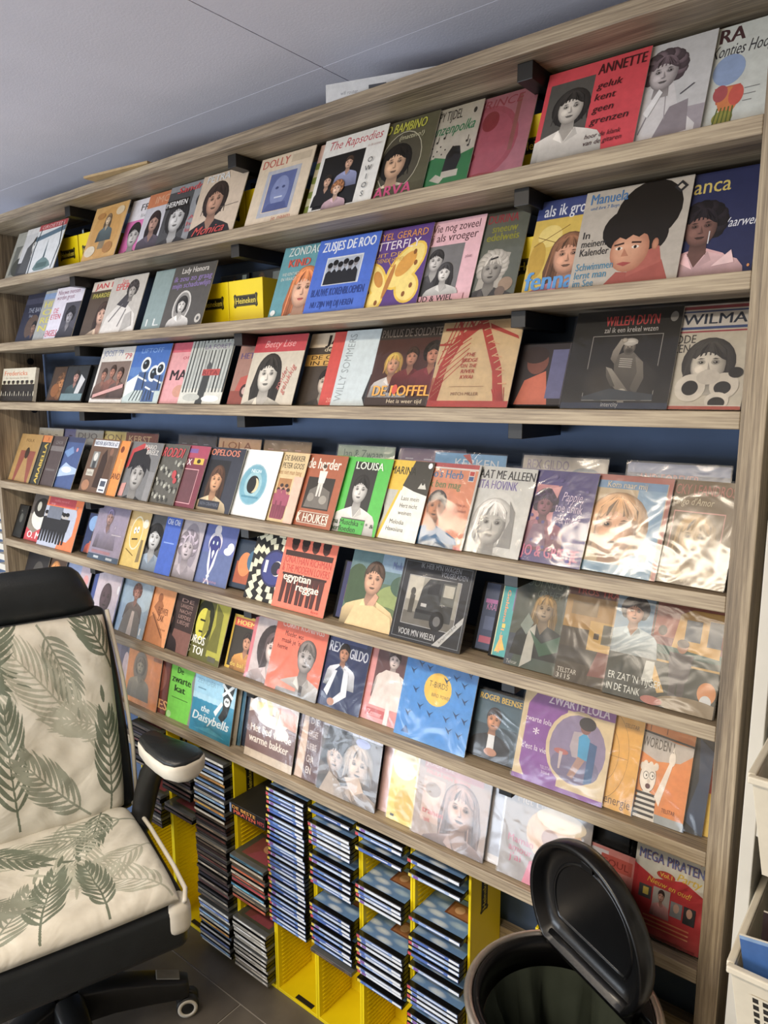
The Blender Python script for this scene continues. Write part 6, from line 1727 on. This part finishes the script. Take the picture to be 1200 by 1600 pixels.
lid = MB()
lid.rings([lid_ring(LR - .012, 0, -.004, LO - .012), lid_ring(LR - .003, 0, .000, LO - .003), lid_ring(LR, 0, .010, LO), lid_ring(LR, 0, .030, LO), lid_ring(LR - .003, 0, .033, LO - .002), lid_ring(LR - .010, 0, .032, LO - .004), lid_ring(LR - .014, 0, .014, LO - .010), lid_ring(LR - .034, 0, .008, LO - .034)])
lid.build('lid', 'bin_black', WB, True)
lp = MB()
lp.rings([lid_ring(LR - .040, 0, .0075, LO - .040), lid_ring(LR - .042, 0, .0105, LO - .042), lid_ring(LR - .046, 0, .0105, LO - .046), lid_ring(LR - .048, 0, .0075, LO - .048)], True, False)
lp.build('lid_ridge', 'bin_black', WB, True)
MB().tube([HM + dv * k + ev * -.004 + fv * .012 for k in (-.104, -.05, 0, .05, .104)], .016, 14).build('hinge_bar', 'bin_black', WB, True)
ct = HM + ev * (LO + LR - .030)
q = Matrix((dv, fv, ev)).transposed().to_4x4()
q.translation = ct
cl = MB().box(-.013, .006, -.006, .013, .020, .006).build('lid_catch', 'bin_black', WB, False, .001)
cl.matrix_local = q
# fixed rear segment of the bin top
seg = MB()
top, bot = [], []
ca = math.atan2(nv.y, nv.x)
hw = math.acos(.098 / (BR - .016))
for i in range(25):
    a = ca - hw + 2 * hw * i / 24
    p = Vector(((BR - .016) * math.cos(a), (BR - .016) * math.sin(a), 0))
    top.append(p + Vector((0, 0, BZ - .002)))
    bot.append(p + Vector((0, 0, BZ - .014)))
seg.rings([bot, top])
seg.build('rear_cap', 'bin_black', WB, False, .002)

# ------------------------------------------------------------------ white cabinet with record baskets at the right edge
mat('cab_white', '#cfccc2', .5, noise=.04, nscale=12, bump=.06, bscale=120)
mat('basket_white', '#d6cfbd', .45, noise=.05)
mat('mesh_dark', '#26231f', .7)
CX, CY = .066, -.10
CB = thing('white_shelf', 'white shelf unit at the right edge of the picture', 'shelf', (CX, CY, 0))
MB().box(0, 0, 0, .019, .30, 1.95).build('side_panel', 'cab_white', CB, bevel=.0015)
MB().box(.58, 0, 0, .60, .30, 1.95).build('side_panel', 'cab_white', CB, bevel=.0015)
MB().box(.019, .28, .03, .58, .30, 1.92).build('back_panel', mat('cab_inside', '#3a3733', .8), CB)
for z in (.03, .42, .789, 1.041, 1.50, 1.92):
    MB().box(.019, .002, z, .58, .28, z + .020).build('shelf_board', 'cab_white', CB, bevel=.001)


def basket(x, y, z, label, W=.36, D=.34, H=.16):
    b = thing('record_basket', label, 'basket', (x, y, z), 'white plastic record baskets')
    t = .005
    e = .018

    def wall(p0, p1, p2, p3, name):
        n_ = (Vector(p1) - Vector(p0)).cross(Vector(p3) - Vector(p0)).normalized() * t
        m = MB()
        A = [Vector(p) for p in (p0, p1, p2, p3)]
        m.v += [tuple(k) for k in A] + [tuple(k - n_) for k in A]
        m.f += [(0, 1, 2, 3), (7, 6, 5, 4), (0, 4, 5, 1), (1, 5, 6, 2), (2, 6, 7, 3), (3, 7, 4, 0)]
        m.build(name, 'basket_white', b, False, .001)
        # the dark perforated field with its white lattice
        g, k_ = MB(), MB()
        nu = n_.normalized() * .0006
        U, V = A[1] - A[0], A[3] - A[0]

        def at(u, v, d):
            lo, hi = A[0].lerp(A[1], u), A[3].lerp(A[2], u)
            return lo.lerp(hi, v) + nu * d
        k_.v += [tuple(at(u, v, 1)) for u, v in ((.06, .26), (.94, .26), (.94, .80), (.06, .80))]
        k_.f.append((0, 1, 2, 3))
        k_.build('grille_field', 'mesh_dark', b)
        nn = 26
        for i in range(nn + 1):
            u = .06 + .88 * i / nn
            bb = len(g.v)
            g.v += [tuple(at(u - .007, .26, 2)), tuple(at(u + .007, .26, 2)), tuple(at(u + .007, .80, 2)), tuple(at(u - .007, .80, 2))]
            g.f.append((bb, bb + 1, bb + 2, bb + 3))
        for i in range(8):
            v_ = .26 + .54 * i / 7
            bb = len(g.v)
            g.v += [tuple(at(.06, v_ - .012, 2.4)), tuple(at(.94, v_ - .012, 2.4)), tuple(at(.94, v_ + .012, 2.4)), tuple(at(.06, v_ + .012, 2.4))]
            g.f.append((bb, bb + 1, bb + 2, bb + 3))
        tag(g.build('grille_lattice', 'basket_white', b), None, None, kind='stuff')
    wall((e, e, 0), (W - e, e, 0), (W, 0, H), (0, 0, H), 'front_wall')
    wall((e, D - e, 0), (e, e, 0), (0, 0, H), (0, D, H), 'side_wall')
    wall((W - e, e, 0), (W - e, D - e, 0), (W, D, H), (W, 0, H), 'side_wall')
    wall((W - e, D - e, 0), (e, D - e, 0), (0, D, H), (W, D, H), 'back_wall')
    MB().box(e, e, 0, W - e, D - e, .004).build('base_plate', 'basket_white', b)
    m = MB()
    for p, q_ in (((-.004, -.006), (W + .004, .004)), ((-.004, D - .004), (W + .004, D + .006)), ((-.006, .004), (.004, D - .004)), ((W - .004, .004), (W + .006, D - .004))):
        m.box(p[0], p[1], H - .004, q_[0], q_[1], H + .006)
    m.build('rim', 'basket_white', b, False, .002)
    return b


def filed(x, y, z, label, bg, fn, lean=.5, w=.19, h=.19, roll=0.0):
    M = Matrix.Translation((x, y, z)) @ Matrix.Rotation(-lean, 4, 'X') @ Matrix.Rotation(-roll, 4, 'Y')
    r = thing('record_sleeve', label, 'record', M=M, group='singles in the white baskets')
    MB().box(0, 0, 0, w, .003, h).build('sleeve_card', 'card_white', r)
    a = Art(w, h)
    a.R(0, 0, 1, 1, bg)
    fn(a)
    place('cover_print', a.mesh(), r)


basket(.097, -.235, 1.0615, 'white grille basket on the upper shelf of the white unit', D=.36, H=.135)
basket(.096, -.262, .8095, 'white grille basket lower down with a blue card in front', D=.38, H=.135)
filed(.121, -.205, 1.070, 'orange-brown single at the front of the upper basket', '#c08c54', lambda a: a.R(0, 0, 1, .2, '#6d2c24').R(.1, .4, .9, .8, '#d0a468'), .02, h=.160)
filed(.124, -.17, 1.070, 'grey single behind the orange one in the upper basket', '#8a8680', lambda a: a.R(.1, .1, .9, .8, '#5c5854'), .05, h=.172)
filed(.113, -.237, .902, 'plain blue card at the front of the lower basket', '#2c5c9c', lambda a: a.R(.0, .94, 1, 1, '#7c9cc4'), -.12, w=.24, h=.085, roll=.15)
filed(.1205, -.182, .817, 'photo single with small faces in the lower basket', '#b8a088', lambda a: a.F(.2, .85, .2, SK, '#2c2420', 'short', '#3c3c60').R(0, .9, 1, 1, '#c8b8a0'), .03, h=.155)
filed(.122, -.165, .817, 'brown and white single behind the photo single in the lower basket', '#7c5c48', lambda a: a.R(.1, .6, .9, .9, '#c8b8a0'), .05, h=.165)
def c(a):
    a.P([(.2, .8), (.34, .82), (.4, .95), (.46, .82), (.6, .8), (.5, .7), (.54, .56), (.4, .64), (.26, .56), (.3, .7)], '#e8cc28').T('85', .1, .3, .3, '#e8cc28', b=.08).E(.7, .5, .2, .2, '#c82c6c').R(.0, .0, 1, .2, '#d04c28')
filed(.1205, -.212, .817, 'loud yellow and magenta star single in the lower basket', '#2a1c1c', c, .0, h=.19)
filed(.122, -.12, .817, 'black single at the back of the lower basket', '#1c1a18', lambda a: a.R(.1, .7, .9, .9, '#6d6a4c'), .2)

# ------------------------------------------------------------------ on top of the rack, and beyond its left end
wb = thing('white_carton', 'flat white printed carton lying on top of the rack', 'box', M=Matrix.Translation((-.838, .004, 2.2725)) @ Matrix.Rotation(math.radians(17), 4, 'Z'))
MB().box(0, 0, 0, .24, .11, .036).build('carton_body', mat('carton_white', '#d4d6d8', .6, noise=.04), wb, bevel=.001)
a = Art(.24, .036)
a.R(0, 0, 1, 1, '#d4d6d8')
a.T('wifi router', .14, .32, .2, '#7c8088', w=.16, sh=.1).R(.4, .42, .56, .62, '#4c5058').R(.42, .3, .54, .36, '#7c8088').R(.62, .5, .8, .56, '#9a9ea4')
o = place('carton_print', a.mesh('carton_print'), wb)
MB().box(-.0004, .002, .002, -.0001, .108, .034).build('end_stripe', mat('carton_red', '#b04050', .6), wb)
pb = MB().box(0, 0, 0, .26, .14, .006).build('hardboard_sheet', mat('hardboard', '#b49a70', .7, noise=.1))
pb.matrix_world = Matrix.Translation((-1.725, -.035, 2.2725)) @ Matrix.Rotation(math.radians(7), 4, 'Z')
tag(pb, 'thin tan board lying on top of the rack at the left', 'board')
rd = thing('slatted_panel', 'white slatted panel beyond the left end of the rack', 'panel', (-2.80, .06, 0))
MB().box(0, .06, .3, .24, .075, 1.45).build('panel_back', 'mesh_dark', rd)
for i in range(26):
    MB().box(0, .035, .32 + .043 * i, .24, .06, .345 + .043 * i).build('slat', 'cab_white', rd)
